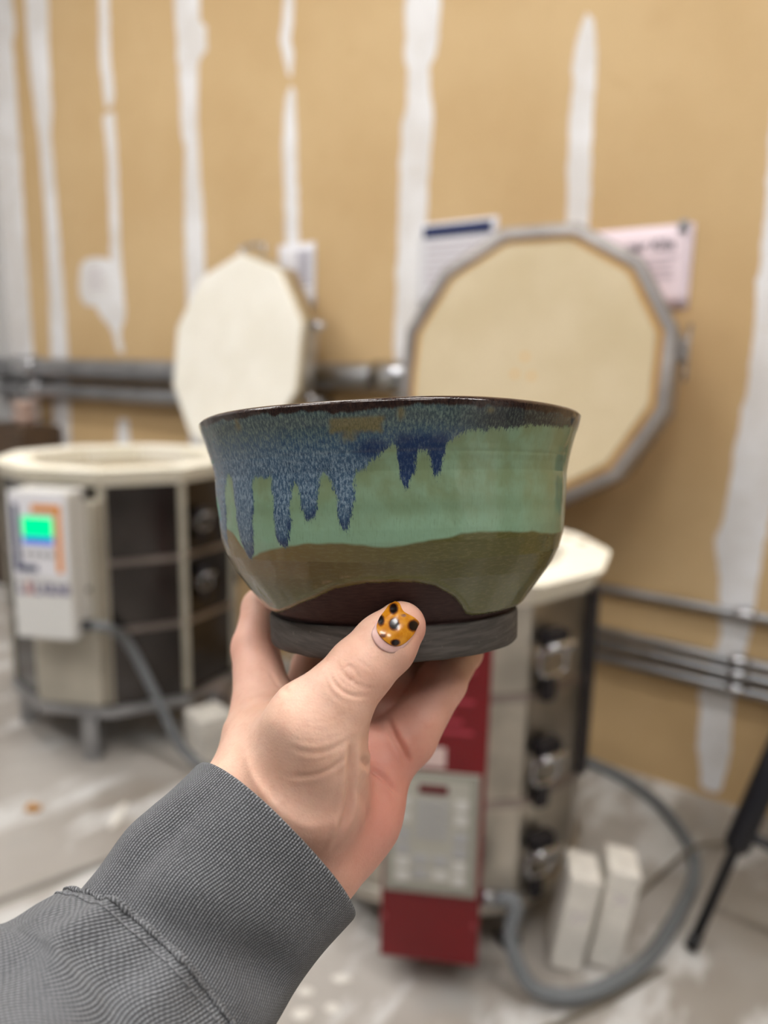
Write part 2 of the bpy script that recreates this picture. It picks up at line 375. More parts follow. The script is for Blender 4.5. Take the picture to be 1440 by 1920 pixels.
# ------------------------------------------------------------------ kilns
def kiln(c, R, z0, z1, sides, rot, over, label, jacket, strips, front, bands, rim_mat, lining_mat, hinge, lidR, lid_tilt, lid_mat, lid_thick, lid_edge, leg_mat, leg_h):
    c = np.array([c[0], c[1], 0.0]); t = thing('kiln', c, label, 'kiln')
    ang = [rot + 2 * math.pi * i / sides for i in range(sides)]
    P = lambda r, a, z: c + np.array([r * math.cos(a), r * math.sin(a), z])
    Rb = R - .006; Ri = R - .075
    for i in range(sides):
        a0, a1 = ang[i], ang[i] + 2 * math.pi / sides
        g = .004
        # sheet steel panel of one side
        q = [P(R, a0 + g, z0), P(R, a1 - g, z0), P(R, a1 - g, z1 - .03), P(R, a0 + g, z1 - .03)]
        inn = [P(R - .004, a0 + g, z0), P(R - .004, a1 - g, z0), P(R - .004, a1 - g, z1 - .03), P(R - .004, a0 + g, z1 - .03)]
        fix_normals(mesh('jacket_panel', q + inn, BOXF, jacket, t))
        if strips is not None:
            d = P(1, a0, 0) - c; s = np.cross([0, 0, 1.0], d)
            box('corner_strip', (-.012, -.008, z0 + .01), (.012, .006, z1 - .035), strips, t, frame(P(R, a0, 0), s, d), .002)
        # brick at the rim
        Ro = R + over
        q = [P(Ri, a0 + .002, z1 - .06), P(Ri, a1 - .002, z1 - .06), P(R - .005, a1 - .002, z1 - .06), P(R - .005, a0 + .002, z1 - .06),
             P(Ri, a0 + .002, z1), P(Ri, a1 - .002, z1), P(Ro, a1 - .002, z1), P(Ro, a0 + .002, z1)]
        bev(fix_normals(mesh('rim_brick', q, BOXF, rim_mat, t)), .005)
        q = [P(Ri, a0, z0 + .06), P(Ri, a1, z0 + .06), P(Rb - .006, a1, z0 + .06), P(Rb - .006, a0, z0 + .06), P(Ri, a0, z1 - .061), P(Ri, a1, z1 - .061), P(Rb - .006, a1, z1 - .061), P(Rb - .006, a0, z1 - .061)]
        fix_normals(mesh('lining_brick', q, BOXF, lining_mat, t))
    poly = [(R * .985 * math.cos(a), R * .985 * math.sin(a)) for a in ang]
    prism('floor_brick', poly, z0 + .005, z0 + .058, lining_mat, t, frame(c, (1, 0, 0), (0, 1, 0)))
    def ringband(name, z, hgt, mat, ex=.004):
        V, Fc = [], []
        for i in range(sides):
            for r_, zz in ((R + .0005, z - hgt / 2), (R + ex, z - hgt / 2), (R + ex, z + hgt / 2), (R + .0005, z + hgt / 2)): V.append(P(r_, ang[i], zz))
        for i in range(sides):
            j = (i + 1) % sides
            for k in range(4): Fc.append((i * 4 + k, j * 4 + k, j * 4 + (k + 1) % 4, i * 4 + (k + 1) % 4))
        return fix_normals(mesh(name, V, Fc, mat, t))
    for z in bands: ringband('joint_band', z, .018, M_BAND, .007)
    # stand: a base ring on legs
    poly2 = [((R + .012) * math.cos(a), (R + .012) * math.sin(a)) for a in ang]
    prism('base_plate', poly2, z0 - .035, z0 - .001, leg_mat, t, frame(c, (1, 0, 0), (0, 1, 0)), .003)
    return t, P, ang, ringband

def kiln_lid(t, pivot, nh, R, tilt, thick, mat_face, mat_edge, sides, mat_band, bandw, flange=0.0):
    """lid turned up on its hinge: nh = horizontal direction from the kiln towards the hinge"""
    nh = np.asarray(nh, float); z = np.array([0, 0, 1.0])
    ey = math.cos(tilt) * z + math.sin(tilt) * nh            # up along the open lid
    ez = math.sin(tilt) * z - math.cos(tilt) * nh            # inner face normal
    ex = np.cross(ey, ez)
    fr = frame(np.asarray(pivot) + ey * (R + .03), ex, ey, ez)
    ang = [math.pi / sides + 2 * math.pi * i / sides for i in range(sides)]
    poly = lambda r: [(r * math.cos(a), r * math.sin(a)) for a in ang]
    lid = prism('lid', poly(R - .006), -thick + .004, -.001, mat_edge, t, fr, .004)
    prism('lid_face', poly(R - .012 - flange * 1.35), -.002, .012, mat_face, lid, fr, .004)
    V, Fc = [], []
    n = sides
    for a in ang:
        for r_, zz in ((R - .004, -thick), (R, -thick), (R, bandw - thick), (R - .004 - flange, bandw - thick)): V.append((r_ * math.cos(a), r_ * math.sin(a), zz))
    for i in range(n):
        j = (i + 1) % n
        for k in range(4): Fc.append((i * 4 + k, j * 4 + k, j * 4 + (k + 1) % 4, i * 4 + (k + 1) % 4))
    fix_normals(mesh('lid_band', X(fr, V), Fc, mat_band, lid))
    # clamp screw where the band closes
    return lid, fr

def latch(t, P, a, R, z, s=1.0):
    d = (P(1, a, 0) - P(0, a, 0)); sx = np.cross([0, 0, 1.0], d); fr = frame(P(R, a, z), sx, d)
    l = box('latch', (-.026 * s, 0, .005 * s), (.026 * s, .03 * s, .04 * s), M_DARK, t, fr, .006)
    pts = [(-.028 * s, .018 * s, -.005 * s), (-.030 * s, .034 * s, .012 * s), (-.02 * s, .042 * s, .018 * s), (.02 * s, .042 * s, .018 * s), (.030 * s, .034 * s, .012 * s), (.028 * s, .018 * s, -.005 * s)]
    tube('latch_lever', X(fr, spline(pts, 24)), .0065 * s, M_SILV, l, 10)
    pts = [(-.03 * s, .012 * s, 0), (-.032 * s, .016 * s, -.03 * s), (-.02 * s, .018 * s, -.045 * s), (.02 * s, .018 * s, -.045 * s), (.032 * s, .016 * s, -.03 * s), (.03 * s, .012 * s, 0)]
    tube('latch_loop', X(fr, spline(pts, 24)), .0045 * s, M_SILV, l, 10)
    box('latch_hook', (-.014 * s, 0, -.10 * s), (.014 * s, .016 * s, -.05 * s), M_DARK, l, fr, .003)

def legs(t, c, R, z, mat, angs, size=.02, foot=None):
    for a in angs:
        x, y = c[0] + R * math.cos(a), c[1] + R * math.sin(a)
        d = np.array([math.cos(a), math.sin(a), 0]); s = np.array([-d[1], d[0], 0])
        lg = box('leg', (-size, -size, 0), (size, size, z), mat, t, frame((x, y, 0), s, d), .003)
        if foot: box('foot_cap', (-size * 1.25, -size * 1.25, 0), (size * 1.25, size * 1.25, .028), foot, lg, frame((x, y, 0), s, d), .004)

# --- white kiln with the printed control box
LC = (-.915, 2.60); LR = .388
kl, P, ang, ring = kiln(LC, LR, .19, .95, 10, math.radians(-117), .03, 'polygonal steel kiln with a white control box and open white lid', M_STEEL, M_BEIGE, None,
                  (.44, .66), M_BRICK_E, M_BRICK_C, None, 0, 0, None, 0, None, M_GALV, 0)
legs(kl, LC, LR - .03, .154, M_GALV, [math.radians(x) for x in (-92, -20, 52, 124, 196)], .026)
LA = math.radians(50); LD = np.array([math.cos(LA), math.sin(LA), 0]); LS = np.array([LD[1], -LD[0], 0])
lid, fr = kiln_lid(kl, P(LR + .05, LA, .868), LD, .405, math.radians(7), .07, M_BRICK_W, M_BRICK_C, 10, M_STEEL2, .06)
tube('lid_handle', X(fr, spline([(-.06, .40, -.05), (-.06, .435, -.05), (.06, .435, -.05), (.06, .40, -.05)], 20)), .008, M_SILV, lid, 10)
for sx in (-.12, .12): box('hinge_arm', (sx - .015, -.44, -.09), (sx + .015, .25, -.0705), M_STEEL2, lid, fr, .003)
for sy in (.12, -.14): tube('lid_bolt', X(fr, [(.385, sy, -.04), (.43, sy, -.04)]), .014, M_SILV, lid, 10)
hb = box('hinge_bracket', (-.16, -.02, .74), (.16, .03, .87), M_STEEL2, kl, frame(P(LR + .01, LA, 0), LS, LD), .004)
# control box
ca = math.radians(-90 - 9); d = np.array([math.cos(ca), math.sin(ca), 0]); s = np.cross([0, 0, 1.0], d)
bf = frame(P(LR, ca, 0), s, d)
box('box_bracket', (-.085, -.015, .22), (.13, .045, .86), M_BEIGE, kl, bf, .004)
s = s * .78; bf = frame(P(LR, ca, 0) + s * .022, s, d)
cb = box('control_box', (-.118, .045, .468), (.118, .145, .905), M_WHITE, kl, bf, .006)
ff = (X(bf, [(0, .1455, 0)])[0], s, d, np.array([0, 0, 1.0]))
box('face_plate', (-.112, 0, .655), (.112, .0015, .90), M_PAPW, cb, ff)
box('emblem_navy', (-.098, .0016, .69), (-.076, .003, .868), M_NAVY, cb, ff); box('emblem_navy', (-.098, .0016, .672), (-.01, .003, .69), M_NAVY, cb, ff)
box('emblem_orange', (.07, .0016, .672), (.094, .003, .868), M_ORANGE, cb, ff); box('emblem_orange', (-.02, .0016, .846), (.07, .003, .868), M_ORANGE, cb, ff)
box('display', (-.06, .0016, .775), (.06, .004, .832), M_GREEN, cb, ff); box('display_strip', (-.06, .0016, .755), (.06, .0035, .774), M_BLUEL, cb, ff)
for k in range(4): box('key', (-.058 + k * .032, .0016, .715), (-.036 + k * .032, .004, .732), M_KEYG, cb, ff, .001)
text_mesh('lettering', 'L', .055, M_PURP, cb, (ff[0] + d * .001, s, d, ff[3]), (-.085, .622), bold=.002)
text_mesh('lettering', '&', .055, M_PINKINK, cb, (ff[0] + d * .001, s, d, ff[3]), (-.05, .622), bold=.002)
text_mesh('lettering', 'L', .055, M_PURP, cb, (ff[0] + d * .001, s, d, ff[3]), (-.018, .622), bold=.002)
text_mesh('lettering', 'KILNS', .042, M_PURP, cb, (ff[0] + d * .001, s, d, ff[3]), (.056, .620), bold=.002)
for zz in (.60, .88): tube('box_screw', X(bf, [(.118, .06, zz), (.124, .06, zz)]), .008, M_DARK, cb, 10)
plug = tube('cable_gland', X(bf, [(.118, .09, .50), (.15, .09, .50)]), .018, M_BLACK, cb, 14)
for a in (-.6, -.02): latch(kl, P, a, LR, .58, .8); latch(kl, P, a, LR, .78, .8)
start = X(bf, [(.15, .09, .50)])[0]
cabL = spline([start, start + np.array([.05, -.015, 0]), (-.78, 2.18, .42), (-.70, 2.18, .25), (-.62, 2.16, .09), (-.52, 2.14, .018), (-.36, 2.10, .016), (-.15, 2.16, .016), (.0, 2.3, .016)], 70)
o = tube('power_cable', cabL, .0145, M_CABLE, None, 12, origin=cabL[-1]); tag(o, 'grey power cable drooping from the white control box', 'cable')

# --- red-controlled kiln
RC = (.167, 1.77); RR = .345
kr, P, ang, ring = kiln(RC, RR, .135, .85, 12, math.radians(-96), .034, 'polygonal steel kiln with a red control box and open cream lid', M_STEEL2, None, None,
                  (.36, .60), M_BRICK_E, M_BRICK_C, None, 0, 0, None, 0, None, M_STEEL2, 0)
legs(kr, RC, RR - .02, .10, M_STEEL2, [math.radians(x) for x in (-66, -156, 24, 114)], .018, M_BLACK)
HA = math.radians(60); HD = np.array([math.cos(HA), math.sin(HA), 0]); HS = np.array([HD[1], -HD[0], 0])
lid, fr = kiln_lid(kr, P(RR + .058, HA, .84), HD, .41, math.radians(8), .10, M_BRICK_C, M_BRICK_T, 12, M_LIDBAND, .112, .028)
box('band_clamp', (.388, .03, -.075), (.42, .09, -.035), M_LIDBAND, lid, fr, .004); tube('clamp_screw', X(fr, [(.417, -.02, -.055), (.417, .13, -.055)]), .006, M_SILV, lid, 8)
for x, y in ((-.03, -.02), (.02, -.025), (-.005, .03)): tube('face_pit', X(fr, [(x, y, .0121), (x, y, .0126)]), .009, M_BRICK_T, lid, 12)
for sx in (-.05, .05): box('hinge_arm', (sx - .012, -.45, -.125), (sx + .012, .2, -.102), M_LIDBAND, lid, fr, .003)
box('hinge_bracket', (-.10, -.02, .76), (.10, .03, .875), M_LIDBAND, kr, frame(P(RR + .005, HA, 0), HS, HD), .004)
stay = X(fr, [(-.405, -.02, -.06)])[0]
tube('lid_stay', [stay, stay + np.array([-.03, -.01, -.09]), stay + np.array([-.07, -.02, -.2])], .006, M_LIDBAND, kr, 8)
# dark upright bar down the side and latches
aP = math.radians(-33)
dd = P(1, aP, 0) - P(0, aP, 0); box('side_post', (-.02, 0, .365), (.02, .018, .80), M_DARK, kr, frame(P(RR + .001, aP, 0), np.cross([0, 0, 1.0], dd), dd), .003)
for z in (.70, .455, .235): latch(kr, P, math.radians(-58), RR - .004, z, 1.15)
for k, (x, y, rz) in enumerate(((.325, .03, .3), (.30, .09, .3))):
    fr2 = frame(P(0, 0, .85), (1, 0, 0), (0, 1, 0)); tube('peephole_plug', X(fr2, [(x, y, .001), (x, y, .004)]), .012, M_BRICK_C, kr, 12)
# red control box
ca = math.radians(-90 - 7.5); d = np.array([math.cos(ca), math.sin(ca), 0]); s = np.cross([0, 0, 1.0], d); bf = frame(P(RR, ca, 0), s, d)
cb = box('control_box', (-.10, -.02, .075), (.10, .10, .80), M_RED, kr, bf, .004)
ff = (X(bf, [(0, .1005, 0)])[0], s, d, np.array([0, 0, 1.0]))
box('keypad_plate', (-.094, 0, .235), (.09, .006, .50), M_GREYP, cb, ff, .004)
box('keypad_face', (-.076, .0062, .255), (.072, .0075, .485), simple('keypad_grey', (176, 174, 164), .5), cb, ff, .002)
box('display_window', (-.03, .0076, .455), (.028, .009, .474), M_REDLED, cb, ff, .001)
for k in range(3):
    for j in range(4): box('key', (-.03 + k * .021, .0076, .425 - j * .022), (-.014 + k * .021, .010, .441 - j * .022), M_KEYG, cb, ff, .001)
for j in range(6):
    for x in (-.07, .042): box('key', (x, .0076, .424 - j * .031 - (.008 if j > 1 else 0)), (x + .026, .010, .446 - j * .031 - (.008 if j > 1 else 0)), M_KEYL if j in (0, 1, 4, 5) else M_KEYG, cb, ff, .001)
for x in (-.036, .004):
    for j in range(2): box('key', (x, .0076, .27 + j * .032), (x + .028, .010, .29 + j * .032), M_KEYL if j == 0 and x > 0 else M_KEYG, cb, ff, .001)
box('sticker', (-.045, 0, .508), (.02, .001, .55), M_STICK, cb, ff)
for j in range(9): box('text_line', (-.08, 0, .58 + j * .021), (.07 - .02 * (j % 3), .0006, .588 + j * .021), M_FAINT, cb, ff)
for x in (-.094, .09):
    tube('box_screw', X(ff, [(x, 0, .17), (x, .004, .17)]), .006, simple('screw_red', (150, 60, 66), .4), cb, 10)
# power cable of the red kiln, looping over the floor
st = X(bf, [(.10, .05, .20)])[0]
gl = tube('cable_gland', [st, st + s * .03], .017, M_GALV, cb, 14)
cabR = spline([st + s * .03, st + s * .07 + np.array([0, -.01, .0]), (.275, 1.33, .13), (.315, 1.30, .05), (.40, 1.30, .028), (.50, 1.34, .028), (.60, 1.42, .020), (.72, 1.565, .017), (.81, 1.70, .017), (.845, 1.83, .017), (.83, 2.02, .017), (.76, 2.17, .017), (.66, 2.28, .017)], 110)
o = tube('power_cable', cabR, .0155, M_CABLE, None, 14, origin=cabR[-1]); tag(o, 'thick grey power cable looping over the floor from the red control box', 'cable')
cd = spline([(1.28, 1.93, .006), (1.13, 1.88, .006), (.96, 1.83, .02), (.845, 1.78, .039), (.74, 1.71, .02), (.63, 1.615, .006), (.56, 1.54, .006)], 60)
o = tube('thin_cord', cd, .0055, M_CORD, None, 8, origin=cd[-1]); tag(o, 'thin grey-brown cord crossing over the thick power cable', 'cord')
cd = spline([(.62, 1.40, .006), (.50, 1.325, .006), (.40, 1.275, .006), (.28, 1.22, .006), (.12, 1.17, .006)], 40)
o = tube('thin_cord', cd, .0055, M_CORD, None, 8, origin=cd[-1]); tag(o, 'thin dark cord lying beneath the looping power cable', 'cord')

# ------------------------------------------------------------------ bricks and odd things on the floor
def brick(name, x, y, rz, sx, sy, sz, label, cat, group=None, lean=0.0):
    ez = np.array([math.sin(lean) * math.cos(rz), math.sin(lean) * math.sin(rz), math.cos(lean)]); ex = np.array([math.cos(lean) * math.cos(rz), math.cos(lean) * math.sin(rz), -math.sin(lean)])
    ey = np.cross(ez, ex)
    fr = frame((x, y, max(0, math.sin(lean)) * sx / 2), ex, ey, ez)
    o = box(name, (-sx / 2, -sy / 2, 0), (sx / 2, sy / 2, sz), M_KPOST, None, fr, .004, origin=fr[0]); return tag(o, label, cat, group), fr
b, fr = brick('firebrick', .415, 1.44, math.radians(-8), .066, .10, .222, 'white firebrick stood on end close to the steel kiln', 'brick', lean=math.radians(8))
ff = (X(fr, [(0, -.0504, 0)])[0], fr[1], -fr[2], fr[3]); text_mesh('stamp', '27', .035, M_INKL, b, ff, (0, .13))
b, fr = brick('firebrick', .500, 1.45, math.radians(-10), .066, .10, .232, 'slightly taller white firebrick stood on end beside the thin cord', 'brick', lean=math.radians(8))
ff = (X(fr, [(0, -.0504, 0)])[0], fr[1], -fr[2], fr[3]); text_mesh('stamp', '26', .035, M_INKL, b, ff, (0, .17))
brick('kiln_post', -.562, 2.282, math.radians(40), .118, .118, .15, 'square white kiln post standing beside the kiln leg', 'kiln post')
brick('kiln_post', -.47, 2.48, math.radians(20), .10, .10, .12, 'low pinkish kiln post tucked behind the square white post', 'kiln post')[0].data.materials[0] = M_CLAYP

def lump(name, loc, size, mat, label, cat, seed, group=None, flat=1.0):
    bm = bmesh.new(); bmesh.ops.create_icosphere(bm, subdivisions=3, radius=1.0); r = np.random.default_rng(seed)
    k = r.normal(size=(4, 3)) * 2.2; ph = r.uniform(0, 6, 4)
    for v in bm.verts:
        p = np.array(v.co); f = 1 + .16 * sum(math.sin(k[i] @ p + ph[i]) for i in range(4)) / 1.5
        p = p * f * np.array(size); p[2] = max(p[2], -size[2] * .55); v.co = Vector(p + np.array([0, 0, size[2] * .55]))
    me = bpy.data.meshes.new(name); bm.to_mesh(me); bm.free(); me.materials.append(mat)
    for p in me.polygons: p.use_smooth = True
    o = bpy.data.objects.new(name, me); COL.objects.link(o); o.location = loc; return tag(o, label, cat, group)
lump('sponge', (-.70, 3.13, 0), (.05, .04, .045), M_YEL, 'yellow-green sponge on the floor behind the kilns', 'sponge', 3)
lump('clay_chip', (-.987, 1.94, 0), (.022, .016, .012), M_RUST, 'rust coloured clay chip on the dusty floor', 'chip', 5)
lump('plaster_chip', (-.735, 1.92, 0), (.014, .05, .007), M_KPOST, 'long white plaster chip on the floor by the kiln leg', 'chip', 6)
for k in range(7):
    lump('plaster_chip', (-.16 + .1 * random.random(), 1.26 + .12 * random.random(), 0), (.012 + .008 * random.random(), .01, .004), M_KPOST, 'small white plaster chip scattered on the floor under the red box', 'chip', 10 + k, 'plaster chips under the red kiln')
jo = X(WORLD, [(-.894, 1.57, 0), (-.475, 1.893, 0)]); jd = (jo[1] - jo[0]); jd /= np.linalg.norm(jd); js = np.array([-jd[1], jd[0], 0])
fl = bpy.data.objects['floor']
box('control_joint', (-1.0, -.012, -.004), (3.2, .012, .0012), simple('joint_filler', (120, 116, 110), .8, var=.1), fl, frame(jo[0], jd, js))

# dark cupboard in the far corner with two stacked bisque bowls by it
cup = thing('cupboard', X(WALLF, [(-4.07, .12, 0)])[0], 'dark brown wooden cupboard in the far corner', 'cupboard')
box('carcass', (-4.31, .02, 0), (-3.83, .22, .93), M_BROWN, cup, WALLF, .004)
for a, b in ((-4.305, -4.075), (-4.065, -3.835)): dr = box('door', (a, .221, .06), (b, .238, .91), M_BROWN, cup, WALLF, .003)
def dish(x, z, r, label):
    c = X(WALLF, [(x, .145, z)])[0]; prof = [(0, 0), (r * .5, 0), (r * .6, .01), (r * .9, .038), (r, .062), (r * .95, .062), (r * .83, .038), (r * .5, .018), (0, .016)]
    V, Fc = [], []; n = 28
    for rr, zz in prof:
        for k in range(n): a = 2 * math.pi * k / n; V.append(c + np.array([rr * math.cos(a), rr * math.sin(a), zz]))
    for i in range(len(prof) - 1):
        for k in range(n): Fc.append((i * n + k, i * n + (k + 1) % n, (i + 1) * n + (k + 1) % n, (i + 1) * n + k))
    o = mesh('bisque_bowl', V, Fc, M_CLAYP, None, True, origin=c); return tag(o, label, 'bowl')
dish(-3.96, .93, .07, 'pinkish beige unglazed bowl resting on the dark cupboard'); dish(-3.96, .993, .066, 'pinkish beige unglazed bowl stacked on another')

# black folding chair at the right
ch = thing('folding_chair', (.76, 1.44, 0), 'black folding chair with a tubular leg slanting to the floor', 'chair')
A = np.array([.705, 1.456, .014]); B = np.array([.95, 1.56, .60]); dv = (B - A) / np.linalg.norm(B - A)
side = np.array([.42, -.30, 0])
for sh, nm in ((np.zeros(3), 0), (side, 1)):
    lg = tube('leg', [A + sh, A + sh + dv * .95], .012, M_BLACKM, ch, 12)
    tube('foot_cap', [A + sh - dv * .004, A + sh + dv * .03], .0145, M_BLACK, lg, 12)
    tube('upper_tube', [A + sh + dv * .235, A + sh + dv * .25, A + sh + dv * .92], [.02, .028, .028], M_BLACKM, ch, 14)
    tube('rear_leg', [A + sh + dv * .5 + np.array([0, 0, .0]), A + sh + np.array([.42, .18, -.0])], .012, M_BLACKM, ch, 12)
tube('cross_bar', spline([A + dv * .28, A + dv * .275 + side * .3 + np.array([0, 0, -.02]), A + dv * .275 + side * .7 + np.array([0, 0, -.02]), A + side + dv * .28], 20), .012, M_BLACKM, ch, 12)
sfr = frame(A + dv * .6, side / np.linalg.norm(side), np.array([.39, .92, 0]) / 1.0)
box('seat', (-.02, -.02, -.01), (.54, .36, .012), M_BLACKM, ch, sfr, .008)
box('backrest', (-.02, -.012, .38), (.54, .012, .56), M_BLACKM, ch, frame(A + dv * .6, side / np.linalg.norm(side), np.array([.39, .92, 0]), dv), .008)
# ------------------------------------------------------------------ bowl and hand
# both are built in millimetres in a frame held in front of the chest: x right, y up, z away
def HW(p):
    p = np.asarray(p, float) / 1000.0
    return CAM + p[..., 0:1] * RT + p[..., 1:2] * UP + p[..., 2:3] * FW
def J(px, py, z):                 # a joint given by its direction (pixels of the 1440 x 1920 frame) and distance in mm
    return np.array([(px - 720) / FPX * z, (960 - py) / FPX * z, z])

BO = np.array([2.6, 0.0, 260.0])                                     # bowl origin
BA = np.array([-.0209, .9996, -.0209]); BA /= np.linalg.norm(BA)     # bowl axis
BX = np.array([.9998, .0209, -.0004]); BX = BX - BA * (BX @ BA); BX /= np.linalg.norm(BX)
BY = np.cross(BX, BA)                                                # away from / towards the viewer
if BY[2] < 0: BY = -BY
PROF = np.array([(-43.41, 41.97), (-42.6, 42.4), (-33.98, 42.51), (-33.2, 42.2), (-32.7, 41.2), (-32.2, 41.6), (-31.2, 43.0), (-28.80, 45.53), (-23.26, 49.59), (-17.79, 53.43), (-12.39, 56.21), (-7.06, 57.76), (-3.53, 58.28), (3.52, 58.88), (12.33, 59.22), (14.95, 59.65), (19.32, 60.68), (24.51, 62.21), (27.95, 63.40), (30.2, 64.0)])
def bowl_r(h): return np.interp(h, PROF[:, 0], PROF[:, 1])

def gauss_blur(a, sx, sy):
    for ax, sg in ((1, sx), (0, sy)):
        if sg <= 0: continue
        r = int(3 * sg) + 1; k = np.exp(-.5 * (np.arange(-r, r + 1) / sg) ** 2); k /= k.sum()
        pad = np.pad(a, [(r, r) if i == ax else (0, 0) for i in range(2)], 'edge'); out = np.zeros_like(a)
        for i, kk in enumerate(k):
            out += kk * (pad[i:i + a.shape[0]] if ax == 0 else pad[:, i:i + a.shape[1]])
        a = out
    return a
def vnoise1(x, seed):             # smooth 1-D noise
    r = np.random.default_rng(seed); t = r.normal(size=4096); i = np.floor(x).astype(int); f = x - i; f = f * f * (3 - 2 * f)
    return t[i % 4096] * (1 - f) + t[(i + 1) % 4096] * f
def vnoise2(x, y, seed):
    r = np.random.default_rng(seed); t = r.normal(size=(256, 256)); i = np.floor(x).astype(int); j = np.floor(y).astype(int); f = x - i; g = y - j
    f = f * f * (3 - 2 * f); g = g * g * (3 - 2 * g); i0, i1, j0, j1 = i % 256, (i + 1) % 256, j % 256, (j + 1) % 256
    return (t[i0, j0] * (1 - f) + t[i1, j0] * f) * (1 - g) + (t[i0, j1] * (1 - f) + t[i1, j1] * f) * g

def pieces(tab, phi, wig=0): t = np.array(tab); return np.interp(phi + wig, t[:, 0], t[:, 1])
BLUE = [(-180, 16), (-150, 9), (-140, 0), (-132, 14), (-110, 15), (-100, 4), (-93, 14), (-84, 12), (-78, 16), (-72, -4), (-69, -9), (-64, -10), (-60.5, 2), (-60, 8), (-57, 13.1), (-54.2, 12.2), (-53.3, 9), (-53.1, -2.31), (-52.1, -7.95), (-50.1, -12.78), (-48, -12), (-45.8, -9.34), (-43.2, 1.74), (-42.6, 11.02), (-40.7, 12.5), (-37.3, 10.55), (-35.2, 13.04), (-34.9, 1.71), (-34.7, -5.91), (-33.1, -8.65), (-31.1, -8.15), (-29.2, -2.07), (-28.8, 6.14), (-27.8, 9.83), (-26.1, 10.5), (-25.7, 3.12), (-24.3, -1.04), (-21.8, -.61), (-20.4, 3.05), (-19.5, 11.06), (-17.7, 13.18), (-15.8, 8.06), (-14.9, 6.58), (-14.8, -2.14), (-13.1, -4.36), (-11.5, -2.18), (-10.3, 4.33), (-10, 12.95), (-9, 12.64), (-7.9, 11.75), (-6.9, 14.01), (-4.9, 15.38), (-2.1, 17.28), (.3, 19.46), (1.2, 16.92), (2, 11.23), (3.1, 7.63), (3.6, 4.03), (4.3, 7.61), (5.6, 12.6), (6.4, 17.12), (8.1, 17.93), (9.3, 16.79), (10.1, 12.52), (10.7, 8.49), (11.8, 9.62), (12.8, 14.2), (13.6, 18.45), (15, 20.27), (18.4, 22.1), (23.6, 22.72), (24.3, 20.4), (25, 23.02), (32.7, 23.66), (40.5, 24.41), (53.9, 25.17), (66, 26), (90, 25), (100, 14), (110, 20), (130, 22), (140, 5), (150, 18), (180, 16)]
OLIVE = [(-180, -6), (-120, -8), (-80, -5.8), (-62, -3.4), (-56.2, -4.83), (-52.6, -8.79), (-48.9, -12.06), (-44, -10.6), (-40.3, -9.47), (-25.8, -7.32), (-14.5, -6.99), (-7.1, -7.8), (-1.3, -8.19), (5.9, -7.33), (13.3, -6.09), (21, -4.89), (35.6, -5.05), (60.4, -7.07), (120, -6), (180, -6)]
CLAY = [(-180, -31), (-60, -31), (-54.6, -30.46), (-43.3, -28), (-28.2, -23.74), (-18.8, -20.25), (-8.1, -18.52), (0, -18.3), (6.4, -18.64), (12.5, -19.86), (19.9, -23.56), (24.4, -26.74), (27.8, -29.65), (31, -30.6), (35.9, -30.85), (45.5, -30.91), (58.5, -30.71), (180, -31)]

bowl = thing('ceramic_bowl', HW(BO + BA * -43.4), 'small glazed bowl with blue drips over celadon green, held up in a hand', 'bowl')
NF, NB_ = 760, 110
phi = np.concatenate([np.linspace(-105, 105, NF, endpoint=False), np.linspace(105, 255, NB_, endpoint=False)])
phw = (phi + 180) % 360 - 180
hh = np.concatenate([np.linspace(-32.9, 30.2, 250)])
PH, HH = np.meshgrid(phw, hh)
# fields
wig = .35 * vnoise2(PH * 3, HH * .5, 1) + .25 * vnoise2(PH * 9, HH * 1.2, 2)
blue = np.clip((HH - pieces(BLUE, PH, wig) + .5 * vnoise2(PH * 2.5, HH * .3, 3)) / .8 + .5, 0, 1)
olive = gauss_blur(np.clip((pieces(OLIVE, PH, 0) - HH + .18 * vnoise2(PH * .5, HH * .4, 5)) / 1.8 + .5, 0, 1), 3, 2)
clay = np.clip((pieces(CLAY, PH, 0) - HH + .08 * vnoise2(PH * 2, HH * 2, 6)) / .3 + .5, 0, 1)
blue = gauss_blur(blue, 2.6, 3.6); blue *= 1 - clay
rimd = np.clip((HH - (28.2 + .35 * vnoise2(PH * .5, HH * .2, 8) + .6 * np.exp(-((PH + 8.5) / 6.5) ** 2) * -1.6)) / 1.8 + .3, 0, 1)
def rect(p0, p1, h0, h1, e=.5): return np.clip((PH + wig - p0) / e + .5, 0, 1) * np.clip((p1 - PH - wig) / e + .5, 0, 1) * np.clip((HH + .5 * vnoise2(PH * 2, HH, 12) - h0) / .8 + .5, 0, 1) * np.clip((h1 - HH) / .7 + .5, 0, 1)
tanm = np.maximum.reduce([rect(-15.3, -2.2, 22.6, 26.5), .7 * rect(-12.5, -9, 20.6, 24.5), .8 * rect(1.3, 3.0, 25.6, 28.6), .7 * rect(-44.6, -42.8, 25, 29.2), np.exp(-(((PH - 24.8) / .9) ** 2 + ((HH - 27.7) / .7) ** 2)) * .8])
tanm = gauss_blur(tanm, 1.2, 1.0)
